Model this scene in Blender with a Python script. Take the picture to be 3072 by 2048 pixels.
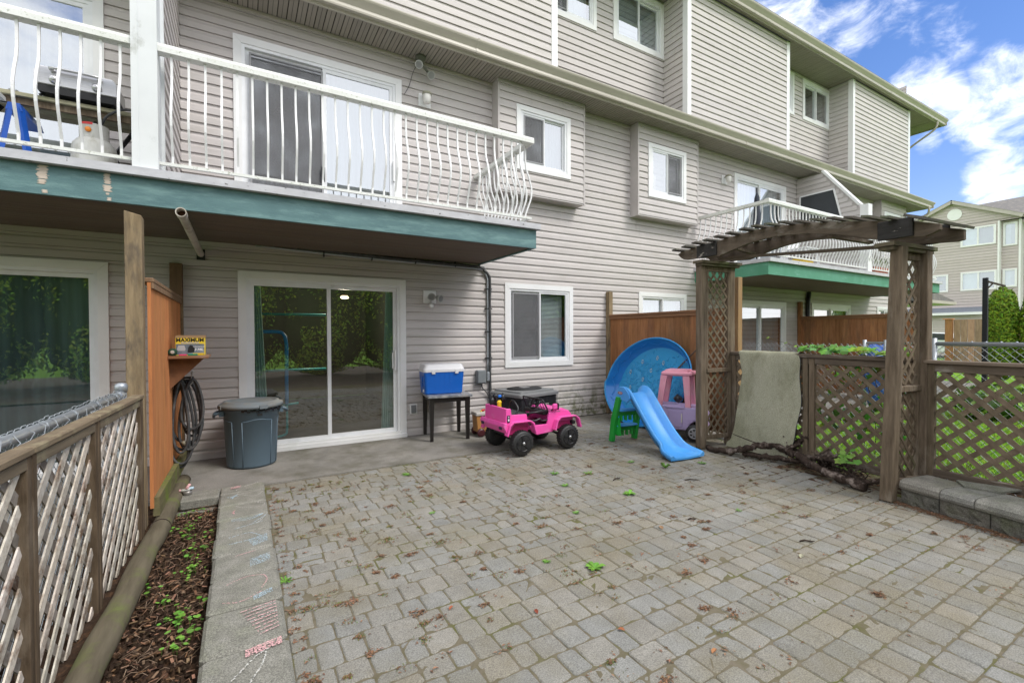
import bpy, bmesh, math, random
from mathutils import Vector, Matrix
R=math.radians
random.seed(7)
for o in list(bpy.data.objects): bpy.data.objects.remove(o)
S=bpy.context.scene; COL=S.collection
# ------------------------------------------------------------ camera
cd=bpy.data.cameras.new('camera'); cam=bpy.data.objects.new('camera',cd); COL.objects.link(cam)
cd.sensor_width=36; cd.lens=16.196; cd.clip_start=.05; cd.clip_end=1000
yaw,pitch,roll=R(30.388),R(-.776),R(.204)
cam.location=(0,-6.3,1.4)
cam.matrix_world=Matrix.Translation((0,-6.3,1.4))@Matrix.Rotation(-yaw,4,'Z')@Matrix.Rotation(R(90)+pitch,4,'X')@Matrix.Rotation(-roll,4,'Z')
S.camera=cam
# ------------------------------------------------------------ world and sun
SUN_EL,SUN_AZ=50,148      # azimuth clockwise from +Y
W=bpy.data.worlds.new("World"); S.world=W; W.use_nodes=True
nt=W.node_tree; nt.nodes.clear(); N=nt.nodes.new; L=nt.links.new
def wn(t,**k):
    n=N(t)
    for a,b in k.items(): setattr(n,a,b)
    return n
sky=wn('ShaderNodeTexSky',sky_type='NISHITA',sun_disc=False); sky.sun_elevation=R(SUN_EL); sky.sun_rotation=R(SUN_AZ)
sky.air_density=1.0; sky.dust_density=.3; sky.ozone_density=1.6
tc=wn('ShaderNodeTexCoord')
hsv=wn('ShaderNodeHueSaturation'); hsv.inputs['Saturation'].default_value=1.28; hsv.inputs['Value'].default_value=1.0
L(sky.outputs[0],hsv.inputs['Color'])
skm=wn('ShaderNodeMixRGB',blend_type='MULTIPLY'); skm.inputs[0].default_value=1; skm.inputs[2].default_value=(1.25,.98,1.08,1); L(hsv.outputs[0],skm.inputs[1])
def noise(scale,detail,vec,rough=.55,dist=0):
    n=wn('ShaderNodeTexNoise'); n.inputs['Scale'].default_value=scale; n.inputs['Detail'].default_value=detail
    n.inputs['Roughness'].default_value=rough; n.inputs['Distortion'].default_value=dist; L(vec,n.inputs['Vector']); return n
def ramp(a,b,inp):
    n=wn('ShaderNodeMapRange'); n.interpolation_type='SMOOTHSTEP'
    n.inputs['From Min'].default_value=a; n.inputs['From Max'].default_value=b; L(inp,n.inputs['Value']); return n.outputs[0]
def wm(op,a,b=None,clamp=False):
    n=wn('ShaderNodeMath',operation=op); n.use_clamp=clamp
    for i,x in enumerate((a,b)):
        if x is None: continue
        if isinstance(x,(int,float)): n.inputs[i].default_value=x
        else: L(x,n.inputs[i])
    return n.outputs[0]
mp=wn('ShaderNodeMapping'); mp.inputs['Scale'].default_value=(1,1,1.7); L(tc.outputs['Generated'],mp.inputs['Vector'])
n1=noise(2.6,9,mp.outputs[0],.6,.25)
def dirblob(az,el,rad,soft):        # cloud bank around a compass direction
    v=Vector((math.sin(R(az))*math.cos(R(el)),math.cos(R(az))*math.cos(R(el)),math.sin(R(el))))
    d=wn('ShaderNodeVectorMath',operation='DOT_PRODUCT'); d.inputs[1].default_value=v
    nv=wn('ShaderNodeVectorMath',operation='NORMALIZE'); L(tc.outputs['Generated'],nv.inputs[0]); L(nv.outputs[0],d.inputs[0])
    return ramp(math.cos(R(rad+soft)),math.cos(R(max(rad-soft,0))),d.outputs['Value'])
n2=noise(14,9,mp.outputs[0],.62,.4)
banks=[(77.6,20.3,1.7,2.2,1.0),(77.2,18.2,1.8,1.8,1.0),(75.6,17.6,1.4,1.6,1.0),(73.4,20.2,1.1,1.7,.95),(71.9,21.4,.8,1.5,.85),(71.5,22.6,1.2,1.6,1.0),(77.3,13.2,1.8,1.8,1.0),(72.4,24.8,1.6,2.8,.50),(69.2,27.6,1.5,2.4,.62),(66.5,28.0,1.6,2.4,.66),(64,29,1.8,2.4,.66),(60.5,31.3,2.4,2.6,.85),(72.4,17.0,.6,.9,.7)]
acc=None
for az,el,rd,sf,st in banks:
    b=wm('MULTIPLY',dirblob(az,el,rd,sf),st)
    acc=b if acc is None else wm('MAXIMUM',acc,b)
clA=ramp(.50,.90,wm('ADD',wm('MULTIPLY',acc,.30),wm('MULTIPLY',n2.outputs['Fac'],.80)))
clA=wm('MULTIPLY',clA,wm('MINIMUM',wm('MULTIPLY',acc,2.2),1.0))
blue=dirblob(72,18,40,14)           # the clear window of sky towards the right of the building
clB=wm('MULTIPLY',ramp(.26,.48,n1.outputs['Fac']),wm('SUBTRACT',1.0,blue))
cl=wm('MAXIMUM',clA,clB,True)
cm=wn('ShaderNodeMixRGB'); L(wm('MULTIPLY',cl,.93),cm.inputs['Fac']); L(skm.outputs[0],cm.inputs['Color1']); cm.inputs['Color2'].default_value=(10.2,10.3,10.6,1)
bg=wn('ShaderNodeBackground'); bg.inputs['Strength'].default_value=.115; L(cm.outputs[0],bg.inputs['Color'])
wo=wn('ShaderNodeOutputWorld'); L(bg.outputs[0],wo.inputs[0])
sd=bpy.data.lights.new('sun','SUN'); sd.energy=1.6; sd.angle=R(20); sd.color=(1,.965,.91)
so=bpy.data.objects.new('sun',sd); COL.objects.link(so)
sv=Vector((math.sin(R(SUN_AZ))*math.cos(R(SUN_EL)),math.cos(R(SUN_AZ))*math.cos(R(SUN_EL)),math.sin(R(SUN_EL))))
so.rotation_euler=(-sv).to_track_quat('-Z','Y').to_euler(); so.location=sv*50
S.view_settings.view_transform='Standard'; S.view_settings.look='None'; S.view_settings.gamma=1; S.view_settings.exposure=.66
S.render.engine='CYCLES'
S.cycles.max_bounces=10; S.cycles.transparent_max_bounces=24; S.cycles.glossy_bounces=4; S.cycles.diffuse_bounces=4
# ------------------------------------------------------------ materials
MATS={}
def pm(name,c1,c2=None,sc=(1,1,1),ns=5,rough=.75,bump=.15,bs=None,metal=0,c3=None,dsc=(1,1,1),dn=1.2,dth=(.5,.7),speck=0,ss=300,spec=.35,tint=True,coat=0,bd=.004,emit=None):
    """base mix c1-c2 by stretched noise, patches of c3 by a second noise, grain speckle, bump"""
    if name in MATS: return MATS[name]
    m=bpy.data.materials.new(name); MATS[name]=m; m.use_nodes=True; t=m.node_tree; t.nodes.clear()
    def n(ty,**k):
        x=t.nodes.new(ty)
        for a,b in k.items(): setattr(x,a,b)
        return x
    l=t.links.new
    co=n('ShaderNodeTexCoord').outputs['Object']
    def mapped(s):
        q=n('ShaderNodeMapping'); q.inputs['Scale'].default_value=s; l(co,q.inputs['Vector']); return q.outputs[0]
    def nz(v,s,d=6,r=.6):
        q=n('ShaderNodeTexNoise'); q.inputs['Scale'].default_value=s; q.inputs['Detail'].default_value=d; q.inputs['Roughness'].default_value=r; l(v,q.inputs['Vector']); return q.outputs['Fac']
    def rm(v,a,b):
        q=n('ShaderNodeMapRange'); q.inputs['From Min'].default_value=a; q.inputs['From Max'].default_value=b; l(v,q.inputs['Value']); return q.outputs[0]
    def mix(f,a,b,bt='MIX'):
        q=n('ShaderNodeMixRGB',blend_type=bt)
        for i,x in enumerate((f,a,b)):
            if isinstance(x,(int,float)): q.inputs[i].default_value=x
            elif isinstance(x,tuple): q.inputs[i].default_value=x+(1,)
            else: l(x,q.inputs[i])
        return q.outputs[0]
    c2=c2 or tuple(x*.85 for x in c1)
    g=nz(mapped(sc),ns)
    col=mix(rm(g,.32,.68),tuple(c1),tuple(c2))
    if c3:
        col=mix(rm(nz(mapped(dsc),dn,9,.65),*dth),col,tuple(c3))
    if speck:
        s2=nz(co,ss,2,.8); col=mix(1.0,col,mix(rm(s2,.38,.62),(1-speck,)*3,(1+speck,)*3),'MULTIPLY')
    if tint:
        a=n('ShaderNodeAttribute',attribute_name='tint'); col=mix(1.0,col,a.outputs['Color'],'MULTIPLY')
    p=n('ShaderNodeBsdfPrincipled'); l(col,p.inputs['Base Color'])
    p.inputs['Roughness'].default_value=rough; p.inputs['Metallic'].default_value=metal; p.inputs['Specular IOR Level'].default_value=spec
    if coat: p.inputs['Coat Weight'].default_value=coat; p.inputs['Coat Roughness'].default_value=.15
    if emit: p.inputs['Emission Color'].default_value=emit[:3]+(1,); p.inputs['Emission Strength'].default_value=emit[3]
    if bump:
        b=n('ShaderNodeBump'); b.inputs['Strength'].default_value=min(bump,1); b.inputs['Distance'].default_value=bd
        l(nz(mapped(sc),bs or ns*3,8,.7),b.inputs['Height']); l(b.outputs[0],p.inputs['Normal'])
    o=n('ShaderNodeOutputMaterial'); l(p.outputs[0],o.inputs[0])
    m['bsdf']=p.name
    return m
def glass(name,refl=.16,tintc=(.8,.86,.85),rough=0.0,dirt=0):
    if name in MATS: return MATS[name]
    m=bpy.data.materials.new(name); MATS[name]=m; m.use_nodes=True; t=m.node_tree; t.nodes.clear(); n=t.nodes.new; l=t.links.new
    tr=n('ShaderNodeBsdfTransparent'); tr.inputs[0].default_value=tintc+(1,)
    gl=n('ShaderNodeBsdfGlossy'); gl.inputs['Roughness'].default_value=rough; gl.inputs[0].default_value=(.95,.98,1,1)
    fr=n('ShaderNodeLayerWeight'); fr.inputs['Blend'].default_value=.5
    pw=n('ShaderNodeMath'); pw.operation='POWER'; pw.inputs[1].default_value=4; l(fr.outputs['Facing'],pw.inputs[0])
    ad=n('ShaderNodeMath'); ad.operation='MULTIPLY_ADD'; ad.use_clamp=True; ad.inputs[1].default_value=.8; ad.inputs[2].default_value=refl; l(pw.outputs[0],ad.inputs[0])
    co=n('ShaderNodeTexCoord'); nz=n('ShaderNodeTexNoise'); nz.inputs['Scale'].default_value=1.3; l(co.outputs['Object'],nz.inputs['Vector'])
    bp=n('ShaderNodeBump'); bp.inputs['Strength'].default_value=.06; bp.inputs['Distance'].default_value=.02; l(nz.outputs['Fac'],bp.inputs['Height']); l(bp.outputs[0],gl.inputs['Normal'])
    mx=n('ShaderNodeMixShader'); l(ad.outputs[0],mx.inputs[0]); l(tr.outputs[0],mx.inputs[1]); l(gl.outputs[0],mx.inputs[2])
    o=n('ShaderNodeOutputMaterial'); l(mx.outputs[0],o.inputs[0]); return m
def sheer(name,col,alpha,sc=(14,14,1.0),pat=None):
    """thin cloth or insect mesh that lets part of the light through"""
    if name in MATS: return MATS[name]
    m=bpy.data.materials.new(name); MATS[name]=m; m.use_nodes=True; t=m.node_tree; t.nodes.clear(); n=t.nodes.new; l=t.links.new
    tr=n('ShaderNodeBsdfTransparent'); df=n('ShaderNodeBsdfDiffuse'); df.inputs[0].default_value=col+(1,)
    co=n('ShaderNodeTexCoord'); mp=n('ShaderNodeMapping'); mp.inputs['Scale'].default_value=sc; l(co.outputs['Object'],mp.inputs['Vector'])
    nz=n('ShaderNodeTexNoise'); nz.inputs['Scale'].default_value=1; nz.inputs['Detail'].default_value=5; l(mp.outputs[0],nz.inputs['Vector'])
    mr=n('ShaderNodeMapRange'); mr.inputs['From Min'].default_value=.3; mr.inputs['From Max'].default_value=.7; mr.inputs['To Min'].default_value=max(0,alpha-.18); mr.inputs['To Max'].default_value=min(1,alpha+.18); l(nz.outputs['Fac'],mr.inputs['Value'])
    mx=n('ShaderNodeMixShader'); l(mr.outputs[0],mx.inputs[0]); l(tr.outputs[0],mx.inputs[1]); l(df.outputs[0],mx.inputs[2])
    o=n('ShaderNodeOutputMaterial'); l(mx.outputs[0],o.inputs[0]); return m
def siding_mat():
    m=pm('siding_vinyl',(.55,.51,.488),(.49,.458,.438),sc=(.8,.8,3),ns=2.2,rough=.55,bump=.12,bs=60,c3=(.40,.37,.335),dsc=(.5,.5,2.6),dn=2.4,dth=(.56,.8),spec=.3)
    t=m.node_tree; n=t.nodes.new; l=t.links.new; p=[x for x in t.nodes if x.type=='BSDF_PRINCIPLED'][0]
    src=p.inputs['Base Color'].links[0].from_socket
    co=n('ShaderNodeTexCoord'); sp=n('ShaderNodeSeparateXYZ'); l(co.outputs['Object'],sp.inputs[0])
    def rng(v,a,b):
        q=n('ShaderNodeMapRange'); q.interpolation_type='SMOOTHSTEP'; q.inputs['From Min'].default_value=a; q.inputs['From Max'].default_value=b; l(v,q.inputs['Value']); return q.outputs[0]
    def mul(a,b):
        q=n('ShaderNodeMath'); q.operation='MULTIPLY'; l(a,q.inputs[0]); l(b,q.inputs[1]); return q.outputs[0]
    nz=n('ShaderNodeTexNoise'); nz.inputs['Scale'].default_value=7; nz.inputs['Detail'].default_value=9; nz.inputs['Roughness'].default_value=.7; l(co.outputs['Object'],nz.inputs['Vector'])
    # algae patch growing on the foot of the wall beside the privacy fence
    f=mul(mul(rng(sp.outputs['Z'],.75,.12),mul(rng(sp.outputs['X'],4.1,5.0),rng(sp.outputs['X'],5.9,5.6))),rng(nz.outputs['Fac'],.42,.60))
    mx=n('ShaderNodeMixRGB'); mx.inputs[2].default_value=(.17,.17,.10,1); l(f,mx.inputs[0]); l(src,mx.inputs[1])
    # black mildew runs on the upper boxes and the courses near eaves
    mp=n('ShaderNodeMapping'); mp.inputs['Scale'].default_value=(5,5,1.1); l(co.outputs['Object'],mp.inputs['Vector'])
    n2=n('ShaderNodeTexNoise'); n2.inputs['Scale'].default_value=1.2; n2.inputs['Detail'].default_value=10; n2.inputs['Roughness'].default_value=.75; l(mp.outputs[0],n2.inputs['Vector'])
    f2=n('ShaderNodeMath'); f2.operation='MULTIPLY'; f2.inputs[1].default_value=.5; l(rng(n2.outputs['Fac'],.58,.78),f2.inputs[0])
    m2=n('ShaderNodeMixRGB'); m2.inputs[2].default_value=(.22,.21,.17,1); l(f2.outputs[0],m2.inputs[0]); l(mx.outputs[0],m2.inputs[1])
    l(m2.outputs[0],p.inputs['Base Color']); return m
SID=siding_mat()
TRIM=pm('white_vinyl',(.80,.80,.79),(.74,.74,.73),ns=2,rough=.4,bump=.03,c3=(.60,.60,.56),dn=3,dth=(.62,.85))
FRAME=pm('window_vinyl',(.82,.83,.84),ns=3,rough=.35,bump=0)
GUT=pm('gutter_beige',(.47,.435,.365),(.41,.38,.315),sc=(.5,3,3),ns=3,rough=.35,bump=.03,c3=(.27,.265,.19),dsc=(.6,4,4),dn=2,dth=(.60,.85))
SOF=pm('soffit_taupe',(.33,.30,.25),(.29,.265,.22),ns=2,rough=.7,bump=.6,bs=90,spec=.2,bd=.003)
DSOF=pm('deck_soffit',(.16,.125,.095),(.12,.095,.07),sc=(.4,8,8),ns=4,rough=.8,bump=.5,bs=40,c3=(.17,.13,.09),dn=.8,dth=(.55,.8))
TEAL=pm('teal_paint',(.085,.165,.175),(.115,.215,.22),sc=(1,1,3),ns=3,rough=.6,bump=.9,bs=38,c3=(.19,.32,.31),dsc=(.8,1,4),dn=3.2,dth=(.48,.72))
GREEN=pm('green_paint',(.07,.25,.15),(.10,.30,.20),ns=3,rough=.6,bump=.3,c3=(.2,.42,.33),dsc=(1,1,3),dn=3,dth=(.58,.8))
PEEL=pm('peeled_wood',(.60,.52,.44),(.50,.42,.34),sc=(1,1,8),ns=9,rough=.9,bump=.5)
FLASH=pm('metal_flashing',(.56,.56,.58),(.44,.44,.46),sc=(1,1,2),ns=6,rough=.55,bump=.4,c3=(.08,.08,.075),dsc=(2.2,1,3),dn=9,dth=(.63,.68))
RAILW=pm('rail_white',(.74,.75,.72),(.66,.67,.62),ns=5,rough=.5,bump=.3,bs=90,c3=(.33,.35,.26),dsc=(3,3,3),dn=14,dth=(.56,.70))
BAL=pm('baluster_white',(.80,.80,.80),(.74,.74,.73),ns=5,rough=.45,bump=.15,c3=(.25,.24,.21),dsc=(3,3,3),dn=12,dth=(.64,.72))
def wood(name,c1,c2,c3,dth=(.52,.75),b=.6,sc=(9,9,1)): return pm(name,c1,c2,sc=sc,ns=3,rough=.9,bump=b,bs=9,c3=c3,dsc=(2.5,2.5,.8),dn=2.2,dth=dth,spec=.15,bd=.006)
WPOST=wood('weathered_post',(.22,.17,.12),(.10,.075,.052),(.32,.275,.22),(.55,.75),1.0)
WBEAMY=pm('weathered_beam',(.165,.13,.098),(.095,.075,.058),sc=(9,1,9),ns=3,rough=.9,bump=.7,bs=9,c3=(.30,.27,.23),dsc=(2,1,3),dn=3,dth=(.56,.72),spec=.15)
WSLAT=pm('weathered_slat',(.15,.135,.115),(.09,.085,.075),sc=(1,8,8),ns=3,rough=.9,bump=.6,bs=9,c3=(.16,.18,.10),dn=3,spec=.15)
WSL2=1
CHAR=pm('charred_wood',(.045,.042,.04),(.03,.028,.027),sc=(4,1,12),ns=4,rough=.8,bump=1,bs=12,c3=(.42,.38,.34),dsc=(3,3,10),dn=2,dth=(.62,.66))
LAT=pm('lattice_brown',(.21,.165,.115),(.12,.092,.065),ns=14,rough=.9,bump=.5,c3=(.17,.19,.09),dsc=(1,1,1.5),dn=2,dth=(.56,.75),spec=.15)
LATG=pm('lattice_grey',(.68,.62,.54),(.46,.40,.33),ns=22,rough=.95,bump=.8,c3=(.20,.13,.09),dn=9,dth=(.52,.66),spec=.1)
CEDAR=wood('cedar_stain',(.64,.27,.105),(.50,.20,.075),(.36,.15,.065),(.55,.75),.25)
CEDAR2=wood('cedar_fence',(.36,.175,.08),(.24,.11,.05),(.17,.095,.055),(.52,.75),.3)
TANP=wood('treated_post',(.33,.25,.15),(.17,.125,.075),(.11,.09,.07),(.52,.64),.9)
MOSSW=pm('mossy_timber',(.21,.185,.10),(.13,.12,.06),sc=(8,1,8),ns=3,rough=.95,bump=.9,c3=(.17,.21,.05),dn=4,dth=(.48,.62),spec=.1)
LOG=pm('landscape_log',(.17,.145,.10),(.105,.088,.06),sc=(7,1,7),ns=3,rough=.95,bump=.7,bs=8,c3=(.15,.17,.06),dsc=(1,1,1),dn=4,dth=(.5,.68),spec=.1)
CONC=pm('slab_concrete',(.27,.255,.23),(.195,.184,.165),ns=2.6,rough=.9,bump=.5,bs=60,c3=(.14,.132,.105),dn=2.2,dth=(.46,.66),speck=.20,ss=120,spec=.2)
PAVE=pm('paver_concrete',(.275,.266,.240),(.220,.212,.190),ns=7,rough=.95,bump=.9,bs=150,c3=(.215,.195,.145),dn=1.6,dth=(.42,.68),speck=.26,ss=160,spec=.15,bd=.003)
JOINT=pm('joint_soil',(.185,.16,.12),(.13,.115,.07),ns=18,rough=1,bump=1,bs=70,c3=(.115,.12,.04),dn=2.5,dth=(.52,.66),spec=.05)
CURB=pm('curb_concrete',(.29,.28,.245),(.20,.195,.165),ns=9,rough=.95,bump=1,bs=120,c3=(.25,.255,.19),dn=3,dth=(.52,.72),speck=.34,ss=170,spec=.15,bd=.005)
STONE=pm('split_stone',(.20,.19,.165),(.12,.115,.10),ns=14,rough=.95,bump=1,bs=26,c3=(.15,.155,.105),dn=5,speck=.3,ss=160,spec=.15,bd=.03)
STCAP=pm('cap_stone',(.27,.262,.235),(.17,.168,.15),ns=10,rough=.95,bump=1,bs=90,c3=(.15,.16,.11),dn=3,speck=.3,ss=150,spec=.15,bd=.008)
SOIL=pm('soil',(.085,.055,.038),(.05,.033,.024),ns=25,rough=1,bump=1,bs=60,c3=(.13,.075,.045),dn=12,dth=(.52,.62),spec=.05,bd=.02)
LAWN=pm('lawn',(.21,.40,.045),(.14,.29,.03),ns=12,rough=1,bump=1,bs=140,c3=(.24,.27,.07),dn=2.4,dth=(.55,.75),spec=.05,bd=.03)
GRASS=pm('grass_blade',(.27,.50,.05),(.18,.37,.035),ns=3,rough=.7,bump=0,spec=.2)
LEAF=pm('leaf_green',(.15,.34,.045),(.09,.22,.03),ns=9,rough=.55,bump=.1,spec=.3)
LEAFB=pm('leaf_bright',(.17,.36,.05),(.10,.24,.035),ns=9,rough=.55,bump=.1,spec=.3)
HEDGE=pm('hedge_leaf',(.10,.185,.022),(.055,.115,.015),ns=3,rough=.7,bump=0,spec=.2)
DRY=pm('dry_litter',(.26,.155,.095),(.17,.10,.065),ns=12,rough=.95,bump=0,spec=.1)
BARK=pm('dark_bark',(.085,.062,.05),(.03,.022,.018),sc=(3,3,1),ns=14,rough=.95,bump=1,bs=30,c3=(.27,.22,.19),dn=9,dth=(.54,.66),spec=.1,bd=.01)
def plast(name,c,rough=.38,**k): return pm(name,c,tuple(x*.92 for x in c),ns=3,rough=rough,bump=k.pop('bump',.04),spec=.5,**k)
BLACK=plast('black_plastic',(.018,.018,.02)); BLACKM=pm('black_metal',(.02,.02,.022),rough=.5,bump=.05)
PINK=plast('pink_plastic',(.86,.10,.42),.36,c3=(.80,.22,.48),dn=7,dth=(.55,.75)); PINKD=plast('pink_inner',(.55,.035,.18),.4)
ROSE=plast('rose_plastic',(.78,.32,.42),.45,c3=(.7,.4,.46),dn=5); LILAC=plast('lilac_plastic',(.46,.36,.60),.45,c3=(.25,.2,.33),dn=4)
SBLUE=plast('slide_blue',(.075,.36,.84),.36,c3=(.14,.42,.80),dn=6,dth=(.52,.75)); SGREEN=plast('slide_green',(.02,.36,.05),.36)
POOLB=plast('pool_blue',(.02,.30,.72),.34,c3=(.06,.38,.72),dn=5,dth=(.5,.75)); POOLF=plast('pool_floor',(.03,.34,.68),.28,bump=0)
CBLUE=plast('cooler_blue',(.006,.12,.52),.33); CWHITE=plast('cooler_white',(.74,.74,.76),.35)
BING=plast('bin_grey',(.105,.155,.195),.5,bump=.2); GREYM=pm('grey_metal',(.25,.27,.28),rough=.45,bump=.05,metal=.2)
SILV=pm('brushed_steel',(.62,.62,.63),rough=.28,bump=.05,metal=.85,sc=(1,1,20))
GALV=pm('galvanised',(.42,.45,.48),(.36,.39,.42),ns=20,rough=.42,metal=.55,bump=.1,spec=.5)
WIREM=pm('wire_galvanised',(.36,.39,.41),rough=.45,metal=.4,bump=0)
TANKW=pm('tank_white',(.62,.62,.59),(.52,.52,.48),ns=5,rough=.55,bump=.1,c3=(.38,.37,.31),dsc=(3,3,1),dn=4)
RED=plast('red_plastic',(.55,.02,.02)); YEL=plast('yellow_plastic',(.78,.52,.02)); ORG=plast('orange_label',(.8,.25,.02))
HOSE=pm('rubber_hose',(.062,.064,.066),(.04,.04,.042),ns=30,rough=.6,bump=.1,c3=(.12,.12,.115),dn=8)
MARB=pm('marble_laminate',(.36,.38,.40),(.05,.06,.08),ns=22,rough=.3,bump=0,c3=(.42,.38,.35),dn=11,spec=.5)
ESP=pm('espresso_wood',(.014,.011,.01),rough=.4,bump=.05,spec=.5)
TURF=pm('turf_mat',(.42,.41,.31),(.32,.32,.23),sc=(1,1,.5),ns=3.5,rough=1,bump=1,bs=260,c3=(.25,.25,.165),dsc=(1,1,.6),dn=4,dth=(.46,.70),speck=.30,ss=170,spec=.05)
MATB=pm('mat_backing',(.05,.055,.075),rough=.9)
SHING=pm('roof_shingle',(.21,.20,.19),(.14,.135,.13),sc=(6,6,6),ns=6,rough=.95,bump=.6,c3=(.27,.25,.22),dn=5)
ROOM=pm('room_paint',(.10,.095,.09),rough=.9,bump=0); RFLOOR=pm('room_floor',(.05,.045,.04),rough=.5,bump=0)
FARS=pm('far_siding',(.52,.455,.435),(.48,.425,.405),rough=.7,bump=0)
TARP=pm('blue_tarp',(.02,.12,.50),(.015,.08,.35),ns=7,rough=.35,bump=1,bs=5,spec=.5,bd=.05)
CHW=pm('chalk_white',(.55,.54,.50),speck=.3,ss=120,rough=1,bump=0); CHP=pm('chalk_pink',(.72,.42,.42),speck=.3,ss=120,rough=1,bump=0); CHB=pm('chalk_blue',(.50,.66,.76),speck=.3,ss=120,rough=1,bump=0)
G_LOW=glass('glass_low',.20,(.60,.66,.65)); G_UP=glass('glass_up',.45,(.80,.84,.86)); G_FAR=glass('glass_far',.3)
SCREEN=sheer('insect_screen',(.18,.18,.185),.48,(3,3,3)); LACE=sheer('lace_curtain',(.30,.34,.37),.7,(16,16,.5)); LACE2=sheer('lace_dark',(.22,.29,.31),.85,(12,12,.5))
CURT=pm('teal_curtain',(.42,.60,.55),(.26,.42,.38),sc=(30,30,1),ns=2,rough=.9,bump=.4); BLIND=pm('blind_slat',(.62,.66,.67),rough=.5,bump=0)
ZEB=pm('zebra_blind',(.60,.66,.70),rough=.8,bump=0)
CARD=pm('cardboard_yellow',(.75,.55,.04),ns=8,rough=.7,bump=.1)
CARDI=pm('cardboard_brown',(.30,.19,.09),rough=.9); BROWNP=plast('brown_plastic',(.42,.20,.06),.5,bump=.4); BEIGEP=plast('beige_plastic',(.50,.47,.43),.45)
MAROON=plast('maroon_plastic',(.07,.015,.02)); TIRE=pm('toy_tyre',(.022,.022,.023),rough=.5,bump=.3,spec=.5,c3=(.09,.085,.075),dn=5,dth=(.55,.8))
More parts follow.
